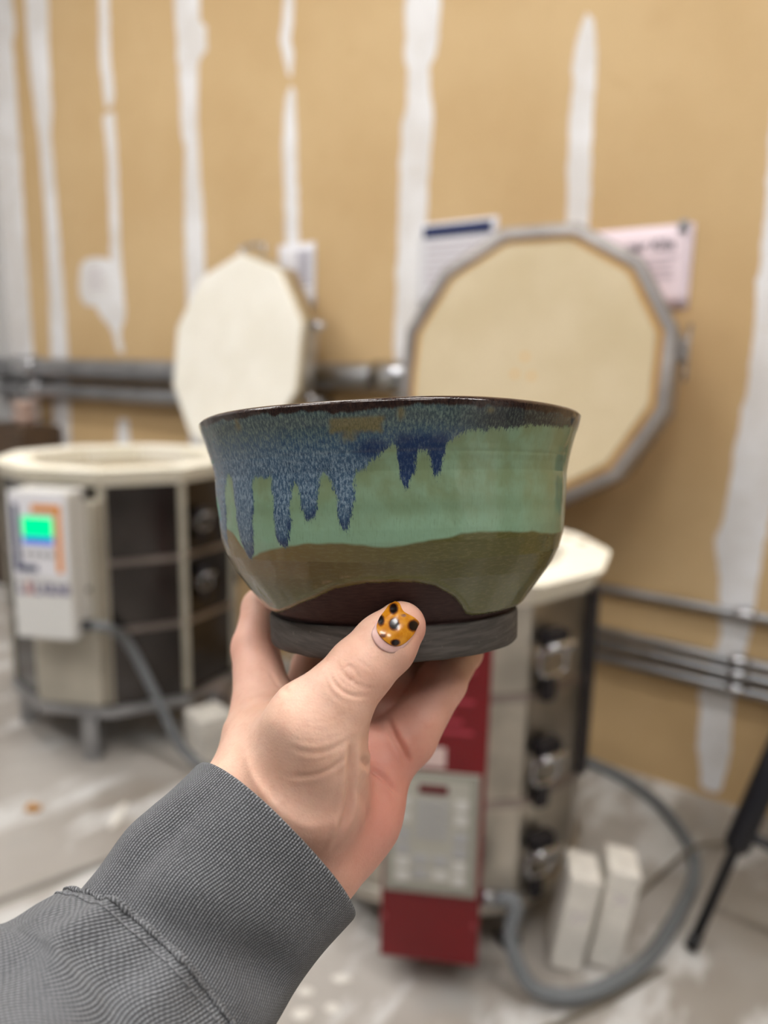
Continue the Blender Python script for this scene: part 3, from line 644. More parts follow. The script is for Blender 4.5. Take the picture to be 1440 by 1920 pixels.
# how dark the blue pools: strong at the tips of the runs and in the V under the pale patch
pool = .85 * np.clip(1.25 - (HH - pieces(BLUE, PH, wig)) / 4.2, 0, 1) * np.clip((13 - HH) / 18 + .25, 0, 1)
pool = np.maximum(pool, np.exp(-(((PH + 5) / 5.5) ** 2 + ((HH - 18.3) / 3.2) ** 2)))
pool = np.maximum(pool, np.clip((PH + 1) / 3, 0, 1) * np.clip((16 - PH) / 3, 0, 1) * np.clip((24 - HH) / 4, 0, 1))
side = np.clip((PH - 12) / 14, 0, 1) * np.clip((HH - 18) / 6, 0, 1)          # the band turns thin and dark here
thick = (1 - clay) * (.55 + .18 * blue) + .06 * vnoise2(PH * .25, HH * .12, 21) * (1 - clay) + .35 * np.exp(-((HH - pieces(CLAY, PH) - .9) / .8) ** 2) * (1 - clay)
thick *= np.clip((HH + 32.9) / .8, 0, 1)
rad = bowl_r(HH) - .25 + thick + .10 * vnoise2(PH * .08, HH * .12, 31)
rad -= .5 * np.exp(-((HH - 17.2) / .5) ** 2) * .15
wob = .35 * np.sin(np.radians(PH) * 2 + .7) + .2 * np.sin(np.radians(PH) * 5)
def bp(rd, h, ph): a = np.radians(ph); return BO + (rd * np.sin(a))[..., None] * BX + (-rd * np.cos(a))[..., None] * BY + h[..., None] * BA
V = bp(rad, HH + wob * np.clip((HH - 10) / 20, 0, 1), PH)
NP = len(phw)
rows = [V]; fl_ = {'blue': [blue], 'olive': [olive], 'clay': [clay], 'rimd': [rimd], 'tanm': [tanm], 'pool': [pool], 'side': [side], 'gh': [HH], 'gp': [PH * .9]}
extra = [(31.0, 63.7, 1), (31.35, 63.0, 1), (31.4, 62.2, 1), (31.1, 61.2, 1), (30.2, 60.2, 1), (27, 58.6, .8), (22, 57, .3), (14, 55.2, 0), (2, 53.8, 0), (-8, 51.5, 0), (-17, 46.5, 0), (-24, 39, 0), (-28.5, 28, 0), (-30, 14, 0), (-30.3, .3, 0)]
for h, r_, rd_ in extra:
    hrow = np.full(NP, h); rows.append(bp(np.full(NP, r_), hrow + wob[0] * np.clip((hrow - 10) / 20, 0, 1), phw)[None])
    for k in fl_: fl_[k].append(np.full((1, NP), {'rimd': rd_, 'gh': h, 'blue': 1.0 if h > 10 else 0}.get(k, 0.0)) if k != 'gp' else (phw * .9)[None])
V = np.concatenate(rows); NH = V.shape[0]
idx = np.arange(NH * NP).reshape(NH, NP); nx = np.roll(idx, -1, 1)
Fq = np.stack([idx[:-1], nx[:-1], nx[1:], idx[1:]], -1).reshape(-1, 4)

def fast_mesh(name, verts, quads, mat, parent=None, origin=None, attrs=None):
    me = bpy.data.meshes.new(name); o = bpy.data.objects.new(name, me); COL.objects.link(o)
    v = np.asarray(verts, float).reshape(-1, 3)
    if parent is not None: o.parent = parent; v = v - root_loc(parent)
    elif origin is not None: v = v - origin; o.location = origin
    q = np.asarray(quads, np.int32); me.vertices.add(len(v)); me.vertices.foreach_set('co', v.astype(np.float32).ravel())
    me.loops.add(q.size); me.loops.foreach_set('vertex_index', q.ravel()); me.polygons.add(len(q))
    me.polygons.foreach_set('loop_start', np.arange(0, q.size, 4, dtype=np.int32)); me.polygons.foreach_set('loop_total', np.full(len(q), 4, np.int32))
    me.polygons.foreach_set('use_smooth', np.ones(len(q), bool)); me.update(calc_edges=True); me.validate()
    for k, a in (attrs or {}).items():
        at = me.attributes.new(k, 'FLOAT', 'POINT'); at.data.foreach_set('value', np.asarray(a, np.float32).ravel())
    me.materials.append(mat); return o

def glaze_mat():
    m = NT('drip_glaze', .07, spec=.55)
    A = {k: m.attr(k).outputs['Fac'] for k in ('blue', 'olive', 'clay', 'rimd', 'tanm', 'pool', 'side', 'gh', 'gp')}
    cv = m.n('ShaderNodeCombineXYZ'); m.l(A['gp'], cv.inputs[0]); m.l(A['gh'], cv.inputs[1]); vec = cv.outputs[0]
    streak = m.noise(1.0, 4, .6, m.scale(vec, (2.1, .28, 1))); speck = m.noise(1.0, 3, .65, m.scale(vec, (4.0, .95, 1))); soft = m.noise(1.0, 3, .5, m.scale(vec, (.16, .12, 1)))
    lace = m.noise(1.0, 5, .8, m.scale(vec, (1.9, .55, 1)))
    fine = m.noise(1.0, 2, .6, m.scale(vec, (7, 6, 1)))
    # celadon, brighter and mintier where it pools above the olive edge
    green = m.mix(m.step(soft, .35, .65), (126, 144, 110), (134, 160, 132))
    nearol = m.step(A['gh'], 9.0, -7.5)
    green = m.mix(m.math('MULTIPLY', nearol, .75), green, (142, 179, 152))
    green = m.mix(m.math('MULTIPLY', m.step(m.math('ABSOLUTE', m.math('ADD', A['gh'], -3.0)), 3.5, 0.5), .22), green, (100, 128, 96))
    green = m.mix(m.math('MULTIPLY', m.step(streak, .5, .75), .28), green, (104, 122, 92))
    green = m.mix(m.math('MULTIPLY', m.step(fine, .64, .78), .35), green, (78, 92, 70))
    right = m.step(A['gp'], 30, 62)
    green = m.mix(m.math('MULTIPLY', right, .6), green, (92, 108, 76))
    # blue runs: pale lace over deep cobalt
    deep = m.mix(m.step(A['pool'], .2, .95), (66, 92, 116), (40, 58, 94))
    deep = m.mix(m.step(A['gh'], 20, 27), deep, (68, 84, 88))
    pale = m.mix(m.step(A['gh'], 14, 24), (146, 166, 182), (120, 138, 130))
    bl = m.mix(m.math('MULTIPLY', m.step(m.math('SUBTRACT', lace, m.math('MULTIPLY', A['pool'], .05)), .44, .60), m.math('SUBTRACT', .85, m.math('MULTIPLY', A['pool'], .6))), deep, pale)
    bl = m.mix(m.math('MULTIPLY', m.step(speck, .52, .66), .6), bl, (32, 44, 74))
    bl = m.mix(m.math('MULTIPLY', A['side'], .85), bl, m.mix(m.step(lace, .45, .7), (46, 46, 48), (92, 96, 88)))
    thr = m.math('ADD', A['blue'], m.math('MULTIPLY', m.math('SUBTRACT', speck, .5), 1.3))
    thr = m.math('ADD', thr, m.math('MULTIPLY', m.math('SUBTRACT', streak, .5), 1.3))
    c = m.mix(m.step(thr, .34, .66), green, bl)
    # olive lower zone
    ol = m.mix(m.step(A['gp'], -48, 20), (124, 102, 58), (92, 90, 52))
    ol = m.mix(m.step(A['gh'], -14, -24), ol, (98, 100, 60))
    ol = m.mix(m.math('MULTIPLY', m.step(m.noise(1.0, 4, .6, m.scale(vec, (.5, 1.6, 1))), .45, .7), .4), ol, (128, 122, 82))
    ol = m.mix(m.math('MULTIPLY', m.step(fine, .6, .75), .3), ol, (66, 58, 34))
    olf = m.math('ADD', A['olive'], m.math('MULTIPLY', m.math('SUBTRACT', soft, .5), .3))
    c = m.mix(m.math('MULTIPLY', m.step(olf, .25, .8), m.math('SUBTRACT', 1.0, m.math('MULTIPLY', m.step(thr, .4, .6), .9))), c, ol)
    c = m.mix(m.math('MULTIPLY', A['tanm'], .9), c, m.mix(m.step(speck, .4, .6), (106, 100, 66), (134, 122, 84)))
    rimc = m.mix(m.step(lace, .4, .7), (40, 28, 28), (74, 56, 48))
    rf = m.math('ADD', A['rimd'], m.math('MULTIPLY', m.math('SUBTRACT', streak, .5), .8))
    c = m.mix(m.step(rf, .3, .8), c, rimc)
    cl = m.mix(m.step(m.noise(1.0, 4, .6, m.scale(vec, (.25, 2.2, 1))), .35, .7), (62, 46, 45), (76, 58, 55))
    c = m.mix(m.step(A['clay'], .35, .65), c, cl)
    m.base(c)
    ro = m.n('ShaderNodeMapRange'); m.l(A['clay'], ro.inputs[0]); ro.inputs[3].default_value = .06; ro.inputs[4].default_value = .62; m.rough(ro.outputs[0])
    sp = m.n('ShaderNodeMapRange'); m.l(A['clay'], sp.inputs[0]); sp.inputs[3].default_value = .55; sp.inputs[4].default_value = .2; m.l(sp.outputs[0], m.b.inputs['Specular IOR Level'])
    h = m.math('ADD', m.math('MULTIPLY', soft, 1.0), m.math('MULTIPLY', speck, .05))
    m.bump(h, .25, .0012); return m.m
M_GLAZE = glaze_mat()
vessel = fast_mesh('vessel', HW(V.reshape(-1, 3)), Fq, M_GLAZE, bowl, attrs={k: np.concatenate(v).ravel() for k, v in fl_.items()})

def clay_mat():
    m = NT('dark_bare_clay', .75, spec=.25)
    o = m.obj(); a = m.noise(500, 3, .6, m.scale(o, (.15, .15, 1.6))); b = m.noise(700, 2)
    c = m.mix(m.step(a, .35, .7), (76, 72, 69), (96, 91, 87)); c = m.mix(m.math('MULTIPLY', m.step(b, .66, .74), .5), c, (120, 114, 106))
    m.base(c); m.bump(a, .25, .0004); return m.m
foot = [(-33.0, 40.6), (-32.9, 41.9), (-33.5, 42.5), (-34.4, 42.65), (-40, 42.5), (-42.6, 42.35), (-43.3, 41.7), (-43.41, 40.5), (-43.4, 36.5), (-42.9, 35.8), (-38, 35.2), (-36.5, 34), (-36, .4)]
fv = []; n = 220
for h, r_ in foot:
    a = np.linspace(-180, 180, n, endpoint=False)
    fv.append(bp(np.full(n, r_) + .12 * vnoise1(a * .1 + 40, 3) * (r_ > 40), np.full(n, h) + .12 * vnoise1(a * .15 + 90, 4) * (h < -43), a))
fv = np.concatenate(fv); idx = np.arange(len(foot) * n).reshape(len(foot), n); nx = np.roll(idx, -1, 1)
fast_mesh('foot_ring', HW(fv), np.stack([idx[:-1], idx[1:], nx[1:], nx[:-1]], -1).reshape(-1, 4), clay_mat(), bowl)

# ---- sleeve
def sleeve_surface(rings, ns, nt, fold, seed, lead):
    R_ = spline([(*J(px, py, z), ) for px, py, z, hw, hd in rings], ns); sz = spline([(hw, hd, 0) for *_, hw, hd in rings], ns)
    T = np.gradient(R_, axis=0); T /= np.linalg.norm(T, axis=1)[:, None]
    L = np.concatenate([[0], np.cumsum(np.linalg.norm(np.diff(R_, axis=0), axis=1))])
    th = np.linspace(0, 2 * np.pi, nt, endpoint=False); V = np.zeros((ns, nt, 3)); U = np.zeros((ns, nt)); Wv = np.zeros((ns, nt))
    for i in range(ns):
        w_ = np.cross(T[i], [0, 0, 1.0]); w_ /= np.linalg.norm(w_); dn = np.cross(w_, T[i]); dn /= np.linalg.norm(dn)
        if dn[2] > 0: dn = -dn
        tow = -T[i] * lead
        f = fold(L[i], th)
        ce, se = np.sign(np.cos(th)) * np.abs(np.cos(th)) ** .86, np.sign(np.sin(th)) * np.abs(np.sin(th)) ** .86
        V[i] = R_[i] + ce[:, None] * w_ * (sz[i, 0] + f)[:, None] + se[:, None] * (dn * (sz[i, 1] + f)[:, None] + tow)
        el = np.linalg.norm(np.roll(V[i], -1, 0) - V[i], axis=1); U[i] = np.concatenate([[0], np.cumsum(el)[:-1]]) / el.sum(); Wv[i] = L[i]
    return V, U, Wv, T, R_, L
def grid_quads(ns, nt, close=True):
    idx = np.arange(ns * nt).reshape(ns, nt); nx = np.roll(idx, -1, 1); return np.stack([idx[:-1], nx[:-1], nx[1:], idx[1:]], -1).reshape(-1, 4)
def knit_mat(name, nu, pitch, dark, mid, lite, diag, bumpd):
    m = NT(name, .9, spec=.15); u = m.attr('ku').outputs['Fac']; v = m.attr('kv').outputs['Fac']
    uu = m.math('ADD', m.math('MULTIPLY', u, nu), m.math('MULTIPLY', v, diag)); vv = m.math('DIVIDE', v, pitch)
    su = m.math('SINE', m.math('MULTIPLY', uu, 2 * math.pi))
    row = m.math('FLOOR', uu)
    sv = m.math('SINE', m.math('ADD', m.math('MULTIPLY', vv, 2 * math.pi), m.math('MULTIPLY', row, math.pi)))
    h = m.math('ADD', m.math('MULTIPLY', su, .75), m.math('MULTIPLY', sv, .3)); h = m.math('MULTIPLY_ADD', h, .5, .5)
    nz = m.noise(120, 3); big = m.noise(25, 3); fz = m.noise(1500, 2)
    c = m.mix(m.step(h, .15, .6), dark, mid); c = m.mix(m.step(m.math('MULTIPLY', h, m.math('ADD', fz, .5)), .62, .95), c, lite)
    c = m.mix(m.math('MULTIPLY', m.step(big, .45, .75), .3), c, tuple(min(255, x * 1.15) for x in mid)); c = m.mix(m.math('MULTIPLY', m.step(nz, .5, .8), .25), c, dark)
    m.base(c); m.b.inputs['Sheen Weight'].default_value = .15
    m.bump(m.math('ADD', h, m.math('MULTIPLY', fz, .4)), .7, bumpd); return m.m
M_KNIT = knit_mat('grey_knit_cuff', 225, .72, (58, 59, 62), (103, 105, 109), (150, 152, 156), .0, .0005)
M_TWILL = knit_mat('grey_pique_sleeve', 210, .95, (62, 63, 66), (108, 110, 114), (156, 158, 162), .55, .0006)
def fold1(L, th): return np.clip(L / 14, .1, 1) * fold1b(L, th)
def fold1b(L, th): return 1.3 * np.exp(-((L - 22 - 6 * np.sin(th)) / 7) ** 2) * np.sin(th * 2 + .3) - 1.2 * np.exp(-((L - 34 - 9 * np.cos(th)) / 6) ** 2) * np.clip(np.sin(th), 0, 1) + .8 * np.sin(th * 2 + L * .05) + .7 * np.sin(3 * th + L * .11 + 1) * np.clip(L / 25, 0, 1) + .9 * np.exp(-((L - 26) / 9) ** 2) * np.sin(5 * th + .6) + 1.1 * np.exp(-((th - .35) / .22) ** 2) - 1.0 * np.exp(-((th - .72) / .16) ** 2)
CUFF = [(507, 1580, 211.5, 30.2, 27.0), (456, 1636, 207.5, 29.9, 26.5), (398, 1702, 203, 29.9, 26.5), (338, 1776, 197.5, 29.6, 26.5), (283, 1848, 192, 29.6, 27)]
VC, UC, WC, T_, C_, L_ = sleeve_surface(CUFF, 90, 300, fold1, 1, 5.0)
# ---- the hand: one continuous surface from a blended distance field
def cap(p, a, b, ra, rb):
    ab = b - a; t = np.clip(((p - a) @ ab) / (ab @ ab), 0, 1); return np.linalg.norm(p - a - t[:, None] * ab, axis=1) - (ra + (rb - ra) * t)
def smin(a, b, k):
    h = np.maximum(k - np.abs(a - b), 0) / k; return np.minimum(a, b) - h * h * k * .25
PALM = [ # (joint, radius) to (joint, radius)
 (J(375, 1735, 209), 20, J(460, 1520, 217), 17), (J(375, 1735, 209), 20, J(560, 1605, 219), 17),
 (J(468, 1490, 216), 16.5, J(497, 1338, 248), 10.5),            # index metacarpal
 (J(530, 1520, 226), 16, J(572, 1342, 262), 10.8),              # middle
 (J(585, 1560, 229), 15, J(660, 1380, 254), 10.5),              # ring
 (J(590, 1600, 223), 15, J(662, 1520, 229), 13.5), (J(662, 1520, 229), 13.5, J(718, 1418, 238), 10.0),   # little, outer edge of the palm
 (J(540, 1590, 219), 16, J(572, 1475, 209.5), 15.8), (J(572, 1475, 209.5), 15.8, J(590, 1385, 203), 13),  # ball of the thumb
]
THUMB = [(J(585, 1400, 204), 13, J(597, 1352, 202), 11.3), (J(597, 1352, 202), 11.3, J(634, 1306, 201.5), 9.7), (J(634, 1306, 201.5), 9.7, J(675, 1256, 203.5), 9.0),
         (J(675, 1256, 203.5), 9.0, J(722, 1208, 206.5), 8.7), (J(722, 1208, 206.5), 8.7, J(751, 1175, 209.0), 7.2)]
FING = [
 [(J(497, 1338, 248), 10.5, J(478, 1215, 266), 8.1), (J(478, 1215, 266), 8.1, J(492, 1140, 280), 7.4), (J(492, 1140, 280), 7.4, J(540, 1085, 296), 6.4)],
 [(J(572, 1342, 262), 10.8, J(592, 1252, 288), 9.2), (J(592, 1252, 288), 9.2, J(640, 1205, 306), 7.8), (J(640, 1205, 306), 7.8, J(680, 1185, 322), 6.6)],
 [(J(662, 1388, 247), 11, J(742, 1290, 255), 9.6), (J(742, 1290, 255), 9.6, J(782, 1228, 278), 8.2), (J(782, 1228, 278), 8.2, J(812, 1185, 308), 6.8)],
 [(J(718, 1418, 238), 10.0, J(762, 1382, 240), 9.2), (J(764, 1384, 239), 9.2, J(829, 1278, 251), 8.0), (J(829, 1278, 251), 8.0, J(868, 1222, 275), 7.0), (J(868, 1222, 275), 7.0, J(880, 1190, 296), 6.0)],
]
def hand_sdf(p):
    d = None
    for a, ra, b, rb in PALM:
        c = cap(p, a, b, ra, rb); d = c if d is None else smin(d, c, 9.0)
    t = None
    for a, ra, b, rb in THUMB:
        c = cap(p, a, b, ra, rb); t = c if t is None else smin(t, c, 2.0)
    # web between thumb and index
    web = cap(p, J(520, 1372, 226), J(575, 1372, 208), 7.5, 8.5)
    out = smin(smin(d, web, 12.0), t, 7.0)
    palm = d
    for f in FING:
        e = None
        for a, ra, b, rb in f:
            c = cap(p, a, b, ra, rb); e = c if e is None else smin(e, c, 2.5)
        out = np.minimum(out, smin(palm, e, 4.5))
    # flesh gives way where it touches the bowl
    q = p - BO; h = q @ BA; rr = np.hypot(q @ BX, q @ BY)
    R_ = np.where(h > -43.5, bowl_r(h) + .75, 0); bd = np.maximum(rr - R_, -43.5 - h)
    bd = np.where((h > -43.5), (rr - R_) * .85, np.hypot(np.maximum(rr - 42.5, 0), -43.5 - h))
    return np.maximum(out, .12 - bd)
lo = np.array([-66., -152., 168.]); hi = np.array([52., -14., 336.]); st = .62; cs = 4
nn = (np.ceil((hi - lo) / (st * cs)).astype(int)) * cs + 1
ax = [lo[i] + st * np.arange(nn[i]) for i in range(3)]
cg = np.stack(np.meshgrid(ax[0][::cs], ax[1][::cs], ax[2][::cs], indexing='ij'), -1); cd_ = hand_sdf(cg.reshape(-1, 3)).reshape(cg.shape[:3])
D = np.repeat(np.repeat(np.repeat(cd_, cs, 0), cs, 1), cs, 2)[:nn[0], :nn[1], :nn[2]].astype(np.float32)
ii = np.argwhere(np.abs(D) < st * cs * 1.9)
D[ii[:, 0], ii[:, 1], ii[:, 2]] = hand_sdf(lo + ii * st)
# naive surface nets
S = D < 0
c8 = sum(S[i:nn[0] - 1 + i, j:nn[1] - 1 + j, k:nn[2] - 1 + k].astype(np.int8) for i in (0, 1) for j in (0, 1) for k in (0, 1))
act = np.argwhere((c8 > 0) & (c8 < 8)); cid = np.full(c8.shape, -1, np.int32); cid[act[:, 0], act[:, 1], act[:, 2]] = np.arange(len(act))
acc = np.zeros((len(act), 3)); cnt = np.zeros(len(act))
corners = [(i, j, k) for i in (0, 1) for j in (0, 1) for k in (0, 1)]
for a in corners:
    for b in corners:
        if sum(abs(x - y) for x, y in zip(a, b)) == 1 and a < b:
            va = D[act[:, 0] + a[0], act[:, 1] + a[1], act[:, 2] + a[2]]; vb = D[act[:, 0] + b[0], act[:, 1] + b[1], act[:, 2] + b[2]]
            mm = (va < 0) != (vb < 0); t = np.where(mm, va / np.where(mm, va - vb, 1), 0)
            acc += np.where(mm[:, None], np.array(a) + t[:, None] * (np.array(b) - np.array(a)), 0); cnt += mm
HV = lo + (act + acc / cnt[:, None]) * st
quads = []
for axn in range(3):
    o1, o2 = [(1, 2), (2, 0), (0, 1)][axn]
    sl0 = [slice(None)] * 3; sl1 = [slice(None)] * 3; sl0[axn] = slice(0, -1); sl1[axn] = slice(1, None)
    s0, s1 = S[tuple(sl0)], S[tuple(sl1)]
    e = np.argwhere(s0 != s1); e = e[(e[:, o1] > 0) & (e[:, o2] > 0) & (e[:, o1] < nn[o1] - 1) & (e[:, o2] < nn[o2] - 1)]
    flip = s0[e[:, 0], e[:, 1], e[:, 2]]
    def cell(d1, d2): q = e.copy(); q[:, o1] -= d1; q[:, o2] -= d2; return cid[q[:, 0], q[:, 1], q[:, 2]]
    q = np.stack([cell(1, 1), cell(0, 1), cell(0, 0), cell(1, 0)], 1); q[~flip] = q[~flip][:, ::-1]; quads.append(q)
quads = np.concatenate(quads); quads = quads[(quads >= 0).all(1)]
def relax(Vv, it, lam=.5):
    ed = np.concatenate([quads[:, [0, 1]], quads[:, [1, 2]], quads[:, [2, 3]], quads[:, [3, 0]]])
    deg = np.bincount(ed[:, 0], minlength=len(Vv)) + np.bincount(ed[:, 1], minlength=len(Vv))
    for _ in range(it):
        s_ = np.zeros_like(Vv)
        for k in range(3): s_[:, k] = np.bincount(ed[:, 0], Vv[ed[:, 1], k], len(Vv)) + np.bincount(ed[:, 1], Vv[ed[:, 0], k], len(Vv))
        Vv = Vv + lam * (s_ / np.maximum(deg, 1)[:, None] - Vv)
    return Vv
HV = relax(HV, 3)
# the wrist stays inside the cuff
w0 = np.cross(T_[0], [0, 0, 1.0]); w0 /= np.linalg.norm(w0); d0 = np.cross(w0, T_[0]); d0 = d0 if d0[2] < 0 else -d0
sa = (HV - C_[0]) @ T_[0]; cc = np.stack([np.interp(np.clip(sa, 0, 60), L_, C_[:, k]) for k in range(3)], 1) + np.minimum(sa, 0)[:, None] * T_[0]
qx, qy = (HV - cc) @ w0, (HV - cc) @ d0; tt = np.arctan2(qy / 27, qx / 30.2); se_ = sa + 5.0 * np.sin(tt)
rq = ((np.abs(qx) / 30.2) ** 2.3 + (np.abs(qy) / 27) ** 2.3) ** (1 / 2.3); bl_ = np.clip((se_ + 17) / 16, 0, 1); bl_ = bl_ * bl_ * (3 - 2 * bl_)
rn = rq + bl_ * (np.minimum(rq, .915) - rq); sc_ = np.where(sa < -30, 1, rn / np.maximum(rq, 1e-6))
HV = cc + (HV - cc - ((HV - cc) @ T_[0])[:, None] * T_[0]) * sc_[:, None] + ((HV - cc) @ T_[0])[:, None] * T_[0]
HV = relax(HV, 4)
def normals(Vv):
    fn = np.cross(Vv[quads[:, 2]] - Vv[quads[:, 0]], Vv[quads[:, 3]] - Vv[quads[:, 1]]); N = np.zeros_like(Vv)
    for k in range(4):
        for c in range(3): N[:, c] += np.bincount(quads[:, k], fn[:, c], len(Vv))
    return N / np.maximum(np.linalg.norm(N, axis=1), 1e-9)[:, None]
HN = normals(HV)
def on_skin(pts):                 # points of the skin met when looking along the given directions from the wearer's eye
    px = 720 + FPX * HV[:, 0] / HV[:, 2]; py = 960 - FPX * HV[:, 1] / HV[:, 2]; out = []
    for x, y in pts:
        m = (px - x) ** 2 + (py - y) ** 2 < 36
        if m.any(): i = np.argwhere(m)[:, 0]; out.append((lambda z: J(x, y, z))(HV[i, 2].min() + .1))
    return np.array(out)
def crease(poly, width, depth, n=40, bulge=.35):
    global HV
    c = on_skin([tuple(p[:2]) for p in spline([(x, y, 0) for x, y in poly], n)])
    if len(c) < 3: return
    c[:, 2] = np.convolve(np.pad(c[:, 2], 2, 'edge'), np.ones(5) / 5, 'valid')
    near = np.argwhere((HV > c.min(0) - 6).all(1) & (HV < c.max(0) + 6).all(1))[:, 0]
    dd_ = np.linalg.norm(HV[near][:, None] - c[None], axis=2); k = dd_.argmin(1); d = dd_.min(1)
    f = np.minimum(1, np.minimum(k, len(c) - 1 - k) / (len(c) * .18)); f = .15 + .85 * f
    HV[near] -= HN[near] * (depth * f * (np.exp(-(d / width) ** 2) - bulge * np.exp(-((d - 2.1 * width) / (1.2 * width)) ** 2)))[:, None]
Z = lambda l: [(380 + x / 2.667, 1080 + y / 2.667) for x, y in l]
for poly, wd, dp in (
   (Z([(628, 440), (640, 500), (680, 560), (750, 600), (840, 602)]), .45, .34), (Z([(668, 370), (680, 450), (740, 525), (830, 560), (880, 560)]), .4, .2),
   (Z([(700, 470), (735, 450), (775, 500), (735, 520), (700, 480)]), .35, .2), (Z([(755, 395), (800, 440), (850, 470)]), .35, .12), (Z([(610, 500), (640, 580), (720, 650)]), .4, .12),
   (Z([(430, 860), (540, 885), (640, 870), (735, 820)]), .7, .24), (Z([(400, 790), (520, 830), (640, 820), (740, 775)]), .4, .08), (Z([(420, 1005), (540, 1000), (650, 960), (730, 890)]), .7, .26),
   (Z([(450, 740), (560, 770), (660, 765), (760, 720)]), .35, .05), (Z([(480, 930), (580, 925), (680, 890)]), .4, .09), (Z([(400, 700), (500, 730), (620, 725), (740, 680)]), .35, .04), (Z([(500, 820), (600, 850), (700, 820)]), .35, .06),
   (Z([(752, 830), (750, 950), (742, 1080), (725, 1200), (690, 1320)]), 1.3, 1.5), (Z([(800, 915), (840, 955), (920, 1020), (985, 1095)]), 1.0, 1.3), (Z([(915, 690), (955, 790), (1000, 870), (1035, 950)]), 1.0, 1.2),
   (Z([(340, 470), (380, 540), (430, 585)]), .8, .45), (Z([(185, 482), (260, 485), (330, 470)]), .5, .15), (Z([(700, 1190), (690, 1280), (655, 1380)]), .9, .5), (Z([(780, 1050), (830, 1150), (830, 1260)]), 1.4, .5)):
    crease(poly, wd, dp)
HN = normals(HV)
# skin tone fields
def near(pt, r): return np.exp(-(np.linalg.norm(HV - pt, axis=1) / r) ** 2)
ruddy = np.clip(.55 * near(J(720, 1520, 228), 24) + .9 * near(J(790, 1190, 212), 11) + .45 * near(J(700, 1450, 226), 26) + .5 * near(J(800, 1320, 250), 22) + .5 * near(J(470, 1220, 265), 26) + .5 * near(J(690, 1270, 205), 11) + .35 * near(J(640, 1560, 215), 22), 0, 1)
def skin_mat():
    m = NT('skin', .48, spec=.4)
    o = m.obj(); r_ = m.attr('ruddy').outputs['Fac']; nz = m.noise(90, 4, .6); n2 = m.noise(420, 3, .6)
    c = m.mix(m.step(nz, .3, .7), (226, 182, 158), (236, 196, 174))
    c = m.mix(m.math('MULTIPLY', m.step(n2, .5, .75), .35), c, (218, 166, 142))
    c = m.mix(m.math('MULTIPLY', r_, .7), c, (214, 134, 122))
    m.base(c); m.b.inputs['Subsurface Weight'].default_value = .18; m.b.inputs['Subsurface Radius'].default_value = (.006, .0022, .0012); m.b.inputs['Subsurface Scale'].default_value = .6
    vo = m.n('ShaderNodeTexVoronoi', feature='DISTANCE_TO_EDGE'); m.l(m.scale(o, (1, 1, 1)), vo.inputs['Vector']); vo.inputs['Scale'].default_value = 900
    h = m.math('ADD', m.math('MULTIPLY', vo.outputs['Distance'], .5), m.math('MULTIPLY', m.noise(650, 3), .6)); m.bump(h, .22, .0005); return m.m
person = fast_mesh('person', HW(HV), quads, skin_mat(), None, origin=HW(J(375, 1735, 206)), attrs={'ruddy': ruddy})
tag(person, 'left hand in a grey knit sleeve gripping the bowl foot, thumb nail painted tortoiseshell', 'person')

# ---- thumb nail and its polish
def inside(poly, x, y):
    c = np.zeros(x.shape, bool); n = len(poly)
    for i in range(n):
        (x0, y0), (x1, y1) = poly[i], poly[(i + 1) % n]
        k = ((y0 > y) != (y1 > y)); c ^= k & (x < (x1 - x0) * (y - y0) / ((y1 - y0) or 1e-9) + x0)
    return c
def nail_patch(poly, center, rings, spokes, lift, dome):
    pl = spline([(x, y, 0) for x, y in poly + poly[:1]], spokes + 1)[:-1, :2]; c = np.array(center); V, uv = [], []
    pts2 = []
    for i in range(rings + 1):
        f = i / rings
        for q in pl: pts2.append((c + (q - c) * f, f))
    # fit a smooth surface to the skin below so the nail is even
    samp = np.array([p for p, f in pts2[::3]]); sk = on_skin(samp)
    A_ = lambda P: np.stack([np.ones(len(P)), P[:, 0], P[:, 1], P[:, 0] ** 2, P[:, 0] * P[:, 1], P[:, 1] ** 2], 1)
    sx = (samp - c) / 50; co = np.linalg.lstsq(A_(sx), sk[:, 2], rcond=None)[0]
    for p, f in pts2:
        z = (A_(((p - c) / 50)[None]) @ co)[0]; V.append(J(p[0], p[1], z - lift - dome * (1 - f ** 2.2)))
    F_ = []
    for i in range(rings):
        for k in range(spokes): F_.append((i * spokes + k, i * spokes + (k + 1) % spokes, (i + 1) * spokes + (k + 1) % spokes, (i + 1) * spokes + k))
    # skirt back into the finger
    b = len(V)
    for k in range(spokes): v = V[rings * spokes + k]; V.append(v * (1 + 1.6 / np.linalg.norm(v)))
    for k in range(spokes): F_.append((rings * spokes + k, rings * spokes + (k + 1) % spokes, b + (k + 1) % spokes, b + k))
    return np.array(V), np.array(F_), np.array([p for p, f in pts2] + [pts2[rings * spokes + k][0] for k in range(spokes)])
POL = [(741, 1127), (749, 1131), (757, 1146), (776, 1157), (786, 1167), (783, 1176), (774, 1192), (758, 1207), (743, 1212), (727, 1206), (712, 1192), (706, 1177), (711, 1159), (721, 1145), (730, 1133)]
NAILP = POL[:7] + [(765, 1206), (750, 1220), (734, 1225), (714, 1217), (700, 1201), (697, 1184)] + POL[12:]
def nail_mat():
    m = NT('bare_nail', .3); m.base(m.mix(m.step(m.noise(300, 2), .3, .7), (214, 170, 160), (222, 184, 178))); return m.m
